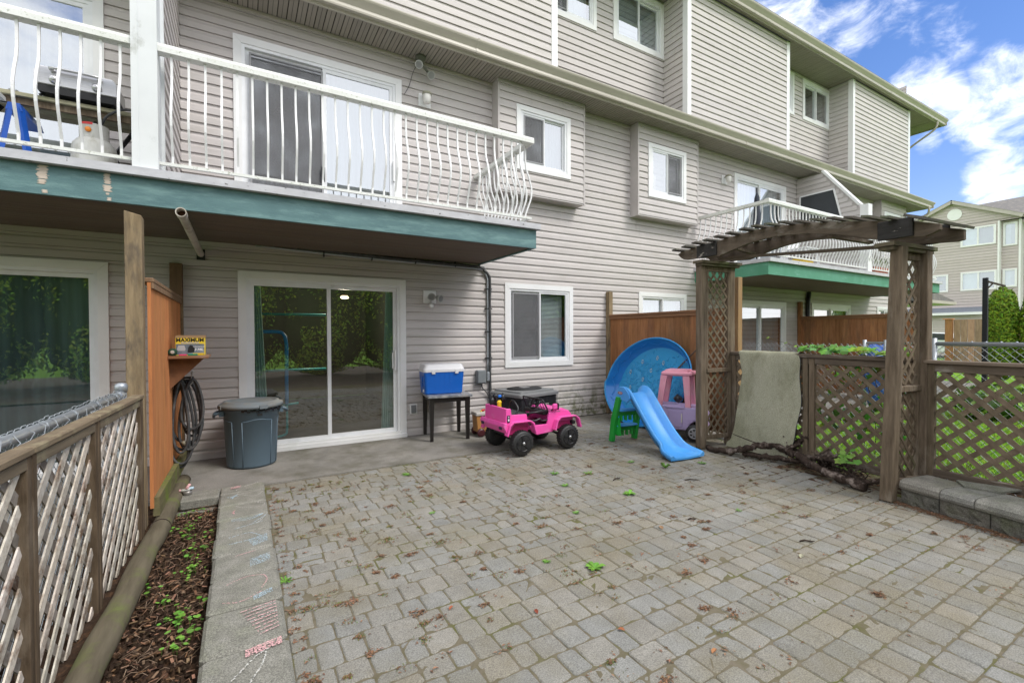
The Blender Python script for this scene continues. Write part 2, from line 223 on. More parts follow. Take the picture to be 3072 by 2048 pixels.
# ------------------------------------------------------------ mesh helpers
def tag(o,label=None,cat=None,group=None,kind=None):
    if label:o['label']=label
    if cat:o['category']=cat
    if group:o['group']=group
    if kind:o['kind']=kind
    return o
def thing(name,label,cat,loc=(0,0,0),rz=0,group=None):
    o=bpy.data.objects.new(name,None); COL.objects.link(o); o.location=loc; o.rotation_euler=(0,0,R(rz)); o.empty_display_size=.1
    return tag(o,label,cat,group)
class MB:
    def __init__(s): s.v=[];s.f=[];s.mi=[];s.t=[];s.sm=[]
    def add(s,vs,fs,mi=0,t=(1,1,1),sm=False):
        b=len(s.v); s.v+=[tuple(v) for v in vs]
        for f in fs: s.f.append([b+i for i in f]); s.mi.append(mi); s.t.append(t); s.sm.append(sm)
        return s
    def box(s,a,b,mi=0,t=(1,1,1)):
        x0,y0,z0=[min(p,q) for p,q in zip(a,b)]; x1,y1,z1=[max(p,q) for p,q in zip(a,b)]
        return s.add([(x0,y0,z0),(x1,y0,z0),(x1,y1,z0),(x0,y1,z0),(x0,y0,z1),(x1,y0,z1),(x1,y1,z1),(x0,y1,z1)],[(0,3,2,1),(4,5,6,7),(0,1,5,4),(1,2,6,5),(2,3,7,6),(3,0,4,7)],mi,t)
    def bbox(s,a,b,c=.006,mi=0,t=(1,1,1)):   # bevelled box
        x0,y0,z0=[min(p,q) for p,q in zip(a,b)]; x1,y1,z1=[max(p,q) for p,q in zip(a,b)]
        c=min(c,(x1-x0)/3,(y1-y0)/3,(z1-z0)/3)
        rings=[]
        for z,i in((z0,c),(z0+c,0),(z1-c,0),(z1,c)):
            X0,X1,Y0,Y1=x0+i,x1-i,y0+i,y1-i
            rings.append([(X0+c,Y0,z),(X1-c,Y0,z),(X1,Y0+c,z),(X1,Y1-c,z),(X1-c,Y1,z),(X0+c,Y1,z),(X0,Y1-c,z),(X0,Y0+c,z)])
        return s.loft(rings,mi=mi,t=t)
    def loft(s,rings,mi=0,t=(1,1,1),closed=True,caps=True,sm=False):
        n=len(rings[0]); vs=[p for r in rings for p in r]; fs=[]
        for k in range(len(rings)-1):
            for i in range(n if closed else n-1):
                j=(i+1)%n; fs.append((k*n+i,k*n+j,(k+1)*n+j,(k+1)*n+i))
        s.add(vs,fs,mi,t,sm)
        if caps:
            b=len(s.v)-len(vs)
            s.f.append([b+i for i in range(n)][::-1]); s.mi.append(mi); s.t.append(t); s.sm.append(False)
            s.f.append([b+(len(rings)-1)*n+i for i in range(n)]); s.mi.append(mi); s.t.append(t); s.sm.append(False)
        return s
    def obox(s,c,u,v,w,mi=0,t=(1,1,1)):      # centre and three half-axis vectors
        c,u,v,w=map(Vector,(c,u,v,w)); P=[c+u*a+v*b+w*d for d in(-1,1) for a,b in((-1,-1),(1,-1),(1,1),(-1,1))]
        return s.add(P,[(0,3,2,1),(4,5,6,7),(0,1,5,4),(1,2,6,5),(2,3,7,6),(3,0,4,7)],mi,t)
    def bar(s,p,q,a,b,up=(0,0,1),mi=0,t=(1,1,1)):   # bar from p to q, width a, height b
        p,q=Vector(p),Vector(q); d=(q-p); u=d.normalized(); side=u.cross(Vector(up)); 
        if side.length<1e-4: side=u.cross(Vector((0,1,0)))
        side.normalize(); h=side.cross(u)
        return s.obox((p+q)/2,d/2,side*a/2,h*b/2,mi,t)
    def tube(s,pts,r,n=8,mi=0,t=(1,1,1),caps=True,sm=True,closed=False):
        pts=[Vector(p) for p in pts]; rs=r if isinstance(r,(list,tuple)) else [r]*len(pts); rings=[]; pn=None; m=len(pts)
        for i,p in enumerate(pts):
            if closed: d=pts[(i+1)%m]-pts[i-1]
            else: d=(pts[min(i+1,m-1)]-pts[max(i-1,0)])
            d=d.normalized() if d.length>1e-9 else Vector((0,0,1))
            if pn is None:
                a=Vector((0,0,1)) if abs(d.z)<.9 else Vector((1,0,0)); pn=a.cross(d).normalized()
            else:
                pn=(pn-d*pn.dot(d)); pn=pn.normalized() if pn.length>1e-6 else Vector((1,0,0))
            bn=d.cross(pn); rings.append([p+(pn*math.cos(2*math.pi*k/n)+bn*math.sin(2*math.pi*k/n))*rs[i] for k in range(n)])
        if closed: rings.append(rings[0]); caps=False
        return s.loft(rings,mi,t,True,caps,sm)
    def lathe(s,prof,n=24,c=(0,0,0),mi=0,t=(1,1,1),sm=True,axis='Z',sx=1,sy=1):
        rings=[]
        for r,z in prof:
            ring=[]
            for k in range(n):
                a=2*math.pi*k/n; x,y=r*math.cos(a)*sx,r*math.sin(a)*sy
                p=(x,y,z) if axis=='Z' else ((z,x,y) if axis=='X' else (x,z,y)); ring.append((p[0]+c[0],p[1]+c[1],p[2]+c[2]))
            if axis=='Y': ring=ring[::-1]
            rings.append(ring)
        return s.loft(rings,mi,t,True,True,sm)
    def prism(s,poly,a,b,axis='Y',mi=0,t=(1,1,1)):   # polygon (p,q) extruded along axis from a to b
        def P(p,q,d): return (p,d,q) if axis=='Y' else ((d,p,q) if axis=='X' else (p,q,d))
        return s.loft([[P(p,q,a) for p,q in poly],[P(p,q,b) for p,q in poly]],mi,t)
    def ico(s,c,r,sub=2,mi=0,t=(1,1,1),sc=(1,1,1),jit=0):
        bm=bmesh.new(); bmesh.ops.create_icosphere(bm,subdivisions=sub,radius=1)
        vs=[]
        for v in bm.verts:
            k=1+random.uniform(-jit,jit); vs.append((c[0]+v.co.x*r*sc[0]*k,c[1]+v.co.y*r*sc[1]*k,c[2]+v.co.z*r*sc[2]*k))
        s.add(vs,[[v.index for v in f.verts] for f in bm.faces],mi,t,True); bm.free(); return s
    def build(s,name,mats,parent=None,label=None,kind=None,bev=0,sub=0):
        me=bpy.data.meshes.new(name); me.from_pydata(s.v,[],s.f)
        for m in (mats if isinstance(mats,(list,tuple)) else [mats]): me.materials.append(m)
        me.polygons.foreach_set('material_index',s.mi); me.polygons.foreach_set('use_smooth',s.sm)
        at=me.color_attributes.new('tint','FLOAT_COLOR','CORNER'); cols=[]
        for f,t in zip(s.f,s.t): cols+=[t[0],t[1],t[2],1.0]*len(f)
        at.data.foreach_set('color',cols); me.update()
        o=bpy.data.objects.new(name,me); COL.objects.link(o)
        if parent: o.parent=parent
        if bev:
            b=o.modifiers.new('bevel','BEVEL'); b.width=bev; b.segments=2; b.limit_method='ANGLE'; b.angle_limit=R(35)
        if sub:
            b=o.modifiers.new('sub','SUBSURF'); b.levels=sub; b.render_levels=sub
        if label:o['label']=label
        if kind:o['kind']=kind
        return o
def tv(a=.1,w=.03):
    g=random.uniform(1-a,1+a); return (g*random.uniform(1-w,1+w),g,g*random.uniform(1-w,1+w))
def text_mesh(body,size,mat,parent,loc,u=(1,0,0),v=(0,0,1),name='lettering',bold=.0,shear=0):
    cu=bpy.data.curves.new(name,'FONT'); cu.body=body; cu.size=size; cu.offset=bold; cu.shear=shear; cu.align_x='CENTER'; cu.align_y='CENTER'; cu.extrude=.0004
    o=bpy.data.objects.new('tmp',cu); COL.objects.link(o); bpy.context.view_layer.update()
    me=bpy.data.meshes.new_from_object(o.evaluated_get(bpy.context.evaluated_depsgraph_get())); bpy.data.objects.remove(o)
    me.name=name; me.materials.clear(); me.materials.append(mat)
    at=me.color_attributes.new('tint','FLOAT_COLOR','CORNER'); at.data.foreach_set('color',[1.0]*4*len(me.loops))
    q=bpy.data.objects.new(name,me); COL.objects.link(q); q.parent=parent
    u,v=Vector(u).normalized(),Vector(v).normalized(); w=u.cross(v)
    q.matrix_local=Matrix.Translation(loc)@Matrix((u,v,w)).transposed().to_4x4(); return q
def smooth_path(pts,k=6):
    pts=[Vector(p) for p in pts]; out=[]
    for i in range(len(pts)-1):
        p0,p1,p2,p3=pts[max(i-1,0)],pts[i],pts[i+1],pts[min(i+2,len(pts)-1)]
        for j in range(k):
            t=j/k; out.append(.5*((2*p1)+(p2-p0)*t+(2*p0-5*p1+4*p2-p3)*t*t+(3*p1-p0-3*p2+p3)*t**3))
    out.append(pts[-1]); return out
# ------------------------------------------------------------ ground
def sheet(name,mat,x0,x1,y0,y1,z,kind='structure',nx=1,ny=1,j=0,label=None):
    m=MB(); vs=[];fs=[]
    for i in range(nx+1):
        for k in range(ny+1): vs.append((x0+(x1-x0)*i/nx,y0+(y1-y0)*k/ny,z+(random.uniform(-j,j) if 0<i<nx and 0<k<ny else 0)))
    for i in range(nx):
        for k in range(ny): a=i*(ny+1)+k; fs.append((a,a+ny+1,a+ny+2,a+1))
    m.add(vs,fs); o=m.build(name,mat); tag(o,kind=kind,label=label); return o
sheet('ground',LAWN,-120,260,-160,220,-.16)
sheet('lawn',LAWN,5.30,28,-40,-2.3,-.03)
MB().box((-6,-1.36,-.2),(.17,.2,0)).box((.17,-1.36,-.2),(3.72,.2,0)).box((5.72,-1.36,-.2),(18.1,.2,-.001)).build('patio_slab',CONC,kind='structure')
MB().box((5.75,-2.3,-.2),(18,-1.37,-.012)).build('neighbour_slab',CONC,kind='structure')
PAVEZ=-.012
sheet('paver_joints',JOINT,.15,5.6,-7.5,-1.3,PAVEZ-.0045,nx=160,ny=180,j=.004)
sheet('side_joints',JOINT,3.7,5.72,-1.31,.02,PAVEZ-.006,nx=40,ny=30,j=.0035)
m=MB(); y=-.005
HS=[.14,.15,.13,.15,.14,.15,.14,.14,.13,.15,.14,.135,.14,.15,.13,.15,.14,.14,.14,.14]
rowk=0
def paver(m,x0,x1,y0,y1):
    g=.0028; c=.007; h=random.uniform(-.002,.002); z=PAVEZ+h; tx=random.uniform(-.0015,.0015); ty=random.uniform(-.0015,.0015)
    def q(x,y,zz): return (x+random.uniform(-.002,.002),y+random.uniform(-.002,.002),zz+tx*(1 if x>(x0+x1)/2 else -1)+ty*(1 if y>(y0+y1)/2 else -1))
    X0,X1,Y0,Y1=x0+g,x1-g,y0+g,y1-g
    def ring(i,zz): 
        k=i+.010; return [(X0+k,Y0+i),(X1-k,Y0+i),(X1-i,Y0+k),(X1-i,Y1-k),(X1-k,Y1-i),(X0+k,Y1-i),(X0+i,Y1-k),(X0+i,Y0+k)],zz
    rr=[]
    jj=[(random.uniform(-.0018,.0018),random.uniform(-.0018,.0018)) for _ in range(8)]
    for pts,zz in(ring(0,z-.03),ring(0,z-.006),ring(.005,z-.001),ring(.011,z)):
        rr.append([(p[0]+d[0],p[1]+d[1],zz+tx*(1 if p[0]>(x0+x1)/2 else -1)+ty*(1 if p[1]>(y0+y1)/2 else -1)) for p,d in zip(pts,jj)])
    g1=random.uniform(.92,1.07); w=random.uniform(-.03,.03)
    m.loft(rr,t=(g1*(1+w),g1,g1*(1-w*1.3)),caps=True)
Y0=[-1.375,-1.51,-1.64,-1.80,-1.94,-2.08,-2.23,-2.36,-2.50,-2.66,-2.80,-2.95,-3.09,-3.235,-3.36,-3.50,-3.64,-3.74,-3.90,-4.045,-4.225,-4.37,-4.51,-4.65,-4.80,-4.94,-5.09,-5.228,-5.365,-5.51,-5.65,-5.79,-5.94,-6.09]
HS=[.14]*9+[.11]+[a-b for a,b in zip(Y0[:-1],Y0[1:])]
while y>-6.6:
    h=HS.pop(0) if HS else .14; x=.18-random.random()*.1
    while x<5.72:
        w=random.choice([.105,.12,.14,.14,.16,.175])
        # the paving stops short of the split stone wall and the fence line
        lim=5.70 if y>-2.4 else 5.40 if y>-2.6 else (5.15 if y>-3.4 else (4.86 if y>-4.55 else 4.75+(y+4.6)*.22))
        a=max(x,.175 if y<-1.37 else 3.725)
        if y>-1.37 and y-h<-1.36: h=y+1.375
        if x+w-a<.05: x+=w; continue
        if a<lim and x+w-a>.04: 
            if random.random()<.12 and w>.16: paver(m,a,x+w,y-h/2,y); paver(m,a,x+w,y-h,y-h/2)
            else: paver(m,a,x+w,y-h,y)
        x+=w
    y-=h
m.build('paving',PAVE,kind='structure')
sheet('back_path',pm('trodden_soil',(.13,.10,.075),(.09,.07,.05),ns=6,rough=1,bump=.6,c3=(.10,.11,.05),dn=1.5),-9,18,-16,-7.4,-.03)
sheet('soil_bed',SOIL,-.70,-.17,-7,-1.3,-.10,nx=44,ny=240,j=.018)
sheet('fence_foot_soil',SOIL,-.98,-.60,-7,-1.36,-.045,nx=24,ny=140,j=.01)
sheet('side_soil',SOIL,5.02,5.75,-5.4,-4.62,.10,nx=30,ny=30,j=.01)
sheet('side_soil',SOIL,4.80,5.75,-7,-5.4,.10,nx=30,ny=60,j=.01)
sheet('edge_soil',SOIL,4.55,5.42,-7,-3.0,-.017,nx=40,ny=90,j=.006)
sheet('neighbour_patio',pm('dark_gravel',(.13,.115,.10),(.08,.07,.06),ns=20,rough=1,bump=1),-6,-.9,-7,-1.36,-.02)
# chunky crumbs, twigs and bark in the bed
m=MB()
for i in range(2600):
    x=random.uniform(-.52,-.19); yy=-1.4-random.random()**1.0*3.6
    k=random.random()
    if k<.5: m.ico((x,yy,-.095+random.random()*.01),random.uniform(.004,.016),1,0,t=tv(.5,.1),sc=(1,1.2,.6),jit=.3)
    elif k<.8:
        a=random.random()*6.28; l=random.uniform(.01,.035); z=-.085+random.random()*.02
        m.bar((x,yy,z),(x+l*math.cos(a),yy+l*math.sin(a),z+random.uniform(-.008,.012)),random.uniform(.004,.012),.002,mi=1,t=tv(.5,.15))
    else:
        a=random.random()*6.28; l=random.uniform(.03,.10); z=-.085+random.random()*.02
        m.tube([(x,yy,z),(x+l*.5*math.cos(a)+.008,yy+l*.5*math.sin(a),z+random.uniform(.005,.02)),(x+l*math.cos(a),yy+l*math.sin(a),z)],random.uniform(.0008,.0018),3,1,t=(1.6,1.9,2.1) if random.random()<.6 else tv(.4))
tag(m.build('soil_litter',[SOIL,DRY]),label='bark crumbs and dry straw lying on the soil bed',cat='litter',kind='stuff')
def disc_leaf(m,c,r,nrm_tilt,az,mi=0,t=(1,1,1),n=7,fold=.2):
    c=Vector(c); u=Vector((math.cos(az),math.sin(az),0)); v=Vector((-math.sin(az)*math.cos(nrm_tilt),math.cos(az)*math.cos(nrm_tilt),math.sin(nrm_tilt)))
    w=u.cross(v); P=[c]
    for k in range(n):
        a=2*math.pi*k/n; P.append(c+u*r*math.cos(a)+v*r*.85*math.sin(a)+w*r*fold*random.uniform(.3,1))
    m.add(P,[(0,1+k,1+(k+1)%n) for k in range(n)],mi,t,True)
m=MB()
for i in range(30):
    cx,cy=random.uniform(-.47,-.22),-1.65-random.random()*2.2
    if random.random()<.35: cy=random.choice([-2.9,-2.6,-3.3])+random.uniform(-.2,.2); cx=random.uniform(-.38,-.2)
    for k in range(random.randint(2,7)):
        x,yy=cx+random.gauss(0,.03),cy+random.gauss(0,.035); x=min(max(x,-.5),-.19); z=-.07+random.random()*.035
        m.tube([(x,yy,-.1),(x,yy,z)],.0007,3,t=(.8,.9,.6)); disc_leaf(m,(x,yy,z),random.uniform(.006,.0165),random.uniform(-.4,.4),random.random()*6,t=tv(.3,.15))
tag(m.build('seedlings',LEAFB),label='round bright green seedlings sprouting across the soil bed',cat='seedlings',kind='stuff')
# moss and litter in the joints and on the pavers
m=MB()
def clump(cx,cy,n,s,pal):
    for k in range(n):
        x,yy=cx+random.gauss(0,s),cy+random.gauss(0,s*.7); a=random.random()*6.28; l=random.uniform(.004,.013)
        mi,t=pal(); z=PAVEZ+random.uniform(.0,.006)
        if mi==0: m.add([(x,yy,z-.004),(x+.003,yy,z-.004),(x+l*.4*math.cos(a),yy+l*.4*math.sin(a),z+l*.8)],[(0,1,2)],0,t)
        else:
            w=l*.28; dx,dy=math.cos(a)*l,math.sin(a)*l
            m.add([(x-dx,yy-dy,z),(x+dy*.4,yy-dx*.4,z+.003),(x+dx,yy+dy,z+.002),(x-dy*.4,yy+dx*.4,z+.004)],[(0,1,2,3)],mi,t)
def moss(): return (0,tv(.35,.2)) if random.random()<.7 else (1,tv(.4))
def dead(): return (1,tv(.5,.15)) if random.random()<.9 else (0,(.7,.7,.5))
for i in range(330):
    u=random.random(); x=.22+u**1.2*4.3; yy=-1.45-random.random()*3.9
    dens=1.4 if x<2.2 else .6
    if random.random()<dens*.62: clump(x,yy,random.randint(20,80),random.uniform(.010,.028),moss if random.random()<(.6 if x<2.6 else .25) else dead)
for i in range(240): clump(random.uniform(.2,4.6),-1.4-random.random()*4.2,random.randint(2,10),random.uniform(.01,.05),dead)
for i in range(36): clump(.19+random.random()*.05,-1.5-i*.085,random.randint(6,24),.016,dead if random.random()<.8 else moss)
for i in range(130): # russet needles swept along the stone wall and the arbour foot
    k=random.random(); clump(4.80-.2*k-.07+random.gauss(0,.03),-4.55-k*1.1,24,.028,dead)
for i in range(60): clump(5.2+random.gauss(0,.18),-3.3-random.random()*1.15,16,.03,dead)
tag(m.build('paving_litter',[pm('moss_green',(.20,.27,.045),(.11,.15,.03),ns=8,bump=0),DRY]),label='moss tufts and brown leaf crumbs scattered over the pavers',cat='litter',kind='stuff')
# fallen leaves and twigs one can count
for (x,yy,rz,s,c,lb) in [(3.05,-4.72,20,.03,(1.6,2.6,3.0),'pale curled dead leaf on the pavers near the lower edge'),(2.63,-3.96,60,.03,(1.5,1.6,1.5),'tan and rust dead leaf lying on the pavers'),(1.80,-5.0,10,.022,(1.6,1.3,1),'orange dead leaf on the muddy patch of pavers'),(1.28,-4.35,80,.02,(1.2,.6,.6),'thin dark red leaf beside a moss tuft'),(1.55,-4.68,140,.018,(1.5,1,.8),'small rust leaf at a paver joint'),(.92,-4.1,35,.02,(1.4,.8,.7),'small brown leaf on the pavers near the curb')]:
    m=MB(); 
    P=[(-s,0,0),(-s*.4,s*.45,.006),(s*.4,s*.38,.008),(s,0,.002),(s*.4,-s*.4,.01),(-s*.5,-s*.45,.009),(0,0,.002)]
    m.add(P,[(6,0,1),(6,1,2),(6,2,3),(6,3,4),(6,4,5),(6,5,0)],0,c); o=m.build('dead_leaf',DRY); o.location=(x,yy,PAVEZ+.004); o.rotation_euler[2]=R(rz); tag(o,lb,'leaf',group='dead leaves on the pavers')
for (x,yy,rz,l,lb) in [(2.95,-3.98,-20,.075,'short dark twig on the pavers right of centre'),(3.3,-4.63,-35,.10,'dark twig on the pavers towards the lower right'),(3.15,-2.95,10,.12,'thin brown stick among the weeds on the pavers'),(3.75,-3.35,-30,.15,'crooked dark twig on the pavers in front of the dead branch')]:
    m=MB(); m.tube([(-l/2,0,0),(-l/6,.008,.004),(l/5,-.006,.003),(l/2,.006,0)],[.005,.006,.005,.002],5); m.tube([(l/6,0,.003),(l/3,.03,.002)],.002,4)
    o=m.build('twig',BARK); o.location=(x,yy,PAVEZ+.007); o.rotation_euler[2]=R(rz); tag(o,lb,'twig',group='twigs on the pavers')
weeds=[(1.43,-1.75,.055,'flat green weed at the edge of the concrete slab'),(2.73,-2.49,.05,'green weed left of the middle of the paving, nearest the jeep'),(3.03,-2.66,.055,'feathery weed between the jeep and the slide'),(2.59,-2.85,.045,'dark green leafy weed beside a small twig'),(2.95,-3.32,.06,'yellow green weed pair in the middle of the paving'),(3.85,-2.93,.05,'upright weed just in front of the slide foot'),(3.70,-2.58,.05,'flat weed left of the slide foot'),(2.27,-3.42,.035,'small bright weed in the centre of the paving'),(1.29,-2.84,.03,'thin starry weed on the left of the paving'),(4.33,-3.02,.05,'weed in front of the right corner of the slide foot'),(1.62,-3.95,.03,'little bright weed with rosette in the foreground left of centre'),(3.42,-4.05,.035,'small green weed beside a dark twig'),(1.83,-4.16,.06,'big lobed green leaf lying on the pavers in the foreground'),(.2,-3.37,.045,'pair of green leaves poking out beside the curb')]
for i,(x,yy,s,lb) in enumerate(weeds):
    m=MB(); n=random.randint(14,24); up=.9 if 'upright' in lb else .35
    for k in range(n):
        a=k*2.4+random.random()*.5; l=s*random.uniform(.6,1.1); h=l*up*random.uniform(.5,1.2); w=l*(.10 if s<.058 else .26)
        d=Vector((math.cos(a),math.sin(a),0)); e=Vector((-d.y,d.x,0))
        P=[Vector((0,0,0)),d*l*.35+e*w*.6+Vector((0,0,h*.6)),d*l*.75+e*w+Vector((0,0,h)),d*l*1.1+Vector((0,0,h*.75)),d*l*.75-e*w+Vector((0,0,h)),d*l*.35-e*w*.6+Vector((0,0,h*.6)),d*l*.6+Vector((0,0,h*.7))]
        m.add(P,[(0,1,6),(1,2,6),(2,3,6),(3,4,6),(4,5,6),(5,0,6)],0,tv(.25,.15),True)
    o=m.build('weed',LEAFB if i%3 else LEAF); o.location=(x,yy,PAVEZ); tag(o,lb,'weed',group='weeds in the paving joints')
# ------------------------------------------------------------ curb blocks
ys=[-1.53,-1.87,-2.2,-2.53,-2.86,-3.2,-3.56,-3.93,-4.3,-4.67,-5.05]
cl=['curb block next to the slab, chalked with white lines and a blue star','second curb block, with a white chalk zigzag and a pink blob','third curb block, scribbled with thin blue chalk lines','fifth curb block, covered by dense pale blue chalk strokes','sixth curb block, with faint pink lines and a blue scribble','seventh curb block, with a pink chalk loop','eighth curb block, covered by rows of pink chalk lines','ninth curb block, with bright pink strokes and a white arc','curb block cut by the lower edge of the photo','curb block below the photo edge']
m=MB().bbox((-.178,-1.525,-.03),(.168,-1.30,.008),.01); o=m.build('curb_block',CURB); tag(o,'short concrete block sunk into the slab, with a pink chalk smear','curb block','curb blocks along the soil bed')
cob=[]
for i in range(10):
    m=MB(); j=random.uniform(-.004,.004)
    m.bbox((-.176+j*2,ys[i+1]+.007,-.12),(.17+j*2,ys[i]-.007,.012+random.uniform(-.004,.004)),.016)
    o=m.build('curb_block',CURB); tag(o,cl[i],'curb block','curb blocks along the soil bed'); cob.append(o)
m=MB().bbox((-.47,-1.55,-.075),(-.185,-1.30,.010),.012); tag(m.build('step_block',CURB),'concrete block set crosswise at the head of the soil bed','block')
MB().bbox((-.52,-1.60,-.14),(-.20,-1.40,-.085),.01).build('footing_block',CURB); tag(bpy.data.objects['footing_block'],'lower concrete block half buried under the step block','block')
def chalk(par,mat,strokes,w=.006):
    m=MB()
    for st in strokes:
        P=smooth_path([(x,y,0) for x,y in st],5) if len(st)>2 else [Vector((x,y,0)) for x,y in st]
        for a,b in zip(P[:-1],P[1:]):
            d=(b-a); 
            if d.length<1e-6: continue
            e=Vector((-d.y,d.x,0)).normalized()
            k=max(1,int(d.length/.0045))
            for q in range(k):
                if random.random()<.16: continue
                p0=a+d*q/k; p1=a+d*(q+1)/k; ww=w*random.uniform(.3,1)/2; o2=e*random.uniform(-.0025,.0025)
                m.add([p0-e*ww+o2+Vector((0,0,.0165)),p1-e*ww+o2+Vector((0,0,.0165)),p1+e*ww+o2+Vector((0,0,.0165)),p0+e*ww+o2+Vector((0,0,.0165))],[(0,1,2,3)],0,tv(.15))
    m.build('chalk_mark',mat,par)
chalk(cob[0],CHW,[[(-.05,-1.60),(.08,-1.73),(.15,-1.62)],[(-.09,-1.62),(.05,-1.60),(.14,-1.58)]])
chalk(cob[0],CHB,[[(-.10,-1.70),(-.05,-1.62)],[(-.12,-1.67),(-.04,-1.66)],[(-.09,-1.73),(-.06,-1.64)]],.010)
chalk(cob[1],CHW,[[(-.06,-1.93),(.0,-2.0),(.12,-2.03),(.15,-1.97),(.10,-1.93),(.13,-1.88)]])
chalk(cob[1],CHP,[[(-.07,-2.05),(-.065,-2.12)],[(-.08,-2.10),(-.06,-2.04)]],.012)
chalk(cob[2],CHB,[[(-.08,-2.28+.02*k),(.04,-2.30+.025*k),(.13,-2.22)] for k in range(3)]+[[(.06,-2.38),(.12,-2.30),(.15,-2.25)],[(-.06,-2.45),(.12,-2.38)]])
chalk(cob[2],CHW,[[(-.09,-2.25),(.0,-2.28)],[(.08,-2.42),(.15,-2.26)]])
chalk(cob[3],CHB,[[(-.09,-2.60),(.03,-2.57),(.10,-2.66)],[(-.10,-2.72),(.06,-2.70)]]+[[(.02+.004*k,-2.70-.016*k),(.14,-2.65-.016*k)] for k in range(8)],.007)
chalk(cob[4],CHP,[[(-.05,-2.93),(.06,-2.90)]]); chalk(cob[4],CHB,[[(.03,-3.02-.02*k),(.14,-2.98-.02*k)] for k in range(6)],.007)
chalk(cob[5],CHP,[[(-.09,-3.30),(.0,-3.25),(.09,-3.27),(.11,-3.34),(.08,-3.42)],[(-.10,-3.49),(-.02,-3.52),(.08,-3.46)]]); chalk(cob[5],CHB,[[(.04,-3.50-.012*k),(.13,-3.45-.012*k)] for k in range(4)])
chalk(cob[6],CHP,[[(-.02+.01*k,-3.63-.03*k),(.14,-3.60-.03*k)] for k in range(9)],.008); chalk(cob[6],CHW,[[(.0,-3.66),(.14,-3.61)],[(.02,-3.74),(.14,-3.70)]])
chalk(cob[7],CHP,[[(.0,-3.97-.011*k),(.07,-3.955-.011*k),(.145,-3.94-.011*k)] for k in range(5)],.011); chalk(cob[7],CHW,[[(-.10,-4.22),(-.03,-4.12),(.04,-4.03),(.09,-4.0)],[(.08,-4.01),(.06,-4.10),(.0,-4.22)]],.009)
chalk(bpy.data.objects['curb_block'],CHP,[[(-.10,-1.42+.01*k),(-.02,-1.40+.012*k)] for k in range(5)],.012)
chalk(bpy.data.objects['curb_block'],CHW,[[(-.03,-1.42),(.06,-1.36),(.12,-1.31)],[(-.06,-1.50),(-.05,-1.46)]],.008)
# ------------------------------------------------------------ siding
E=.1155
def siding(mb,O,U,Nn,u0,u1,z0,z1,holes=(),E=E,tint=True,amp=1.0):
    O,U,Nn=Vector(O),Vector(U),Vector(Nn)
    def P(u,z,off): return O+U*u+Vector((0,0,z))+Nn*off
    flip=U.cross(Vector((0,0,1))).dot(Nn)<0
    zs=sorted({z0,z1}|{h[2] for h in holes if z0<h[2]<z1}|{h[3] for h in holes if z0<h[3]<z1})
    prof=[(0,.020),(.60,.0165),(.74,.006),(.96,.004),(1,.0)]
    def off(t):
        for (a,b),(c,d) in zip(prof[:-1],prof[1:]):
            if t<=c: return (b+(d-b)*(t-a)/(c-a))*amp
        return prof[-1][1]*amp
    tints={}
    for za,zb in zip(zs[:-1],zs[1:]):
        iv=[(u0,u1)]
        for h in holes:
            if h[2]<zb-1e-6 and h[3]>za+1e-6:
                nv=[]
                for a,b in iv:
                    if h[0]>a: nv.append((a,min(b,h[0])))
                    if h[1]<b: nv.append((max(a,h[1]),b))
                iv=[(a,b) for a,b in nv if b-a>1e-4]
        k=math.floor(za/E+1e-6)
        while k*E<zb-1e-5:
            c0,c1=max(za,k*E),min(zb,(k+1)*E)
            ts=[(c0/E-k)]+[q for q in(.60,.74,.962) if c0/E-k<q<c1/E-k]+[(c1/E-k)]
            if k//2 not in tints: g=random.uniform(.965,1.03); tints[k//2]=(g,g,g*random.uniform(.99,1.01))
            for a,b in iv:
                vs=[];fs=[]
                if ts[0]<1e-4: vs+=[P(a,c0,.0),P(b,c0,.0)]
                for q in ts: vs+=[P(a,(k+q)*E,off(q)),P(b,(k+q)*E,off(q))]
                for i in range(len(vs)//2-1):
                    f=(2*i,2*i+1,2*i+3,2*i+2); fs.append(f[::-1] if flip else f)
                tt=tints[k//2] if tint else (1,1,1); last=fs.pop() if c1/E-k>.99 else None; mb.add(vs,fs,0,tt)
                if last: mb.add([vs[q] for q in last],[(0,1,2,3)],0,(.50,.48,.46))  # top strip of each course tinted dark: lap shadow and grime painted in
            k+=1
    return mb
# ------------------------------------------------------------ townhouse
TH=thing('townhouse_building','three storey row of townhouses in pinkish beige vinyl siding with green balconies','building',(9,3,0))
TH.location=(0,0,0)
def Y0(u0,u1,z0,z1): return (u0,u1,z0,z1)
WIN=[] # holes on the y=0 wall
H=lambda u0,u1,z0,z1: (u0+.03,u1-.03,z0+.03,z1-.03)
doors_low=[(-.035,1.97,.0,2.167),(-3.25,-1.195,.0,2.17),(9.35,11.38,.0,2.167)]
doors_up=[(-.057,1.93,2.74,4.91),(-3.23,-1.20,2.74,4.91),(9.34,11.35,2.74,4.94),(12.45,14.46,2.74,4.94)]
wins_low=[(3.555,4.89,.89,2.219),(6.45,7.78,.89,2.21),(12.54,14.55,.0,2.19),(16.15,17.2,.89,2.21)]
wins_top=[(4.17,5.42,6.72,7.77),(5.816,7.12,6.72,7.77),(11.0,11.69,6.74,7.75),(12.08,13.40,6.74,7.75)]
ZS=5.25; ZT=7.82; YV=-.56; BE=18.1
holes=[H(*h) for h in doors_low+doors_up+wins_low+wins_top]
m=MB(); siding(m,(0,0,0),(1,0,0),(0,-1,0),-6.2,BE,.0,ZT,holes)
m.build('wall',SID,TH)
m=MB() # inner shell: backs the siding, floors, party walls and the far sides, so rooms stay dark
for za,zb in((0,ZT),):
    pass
segs=sorted(holes)
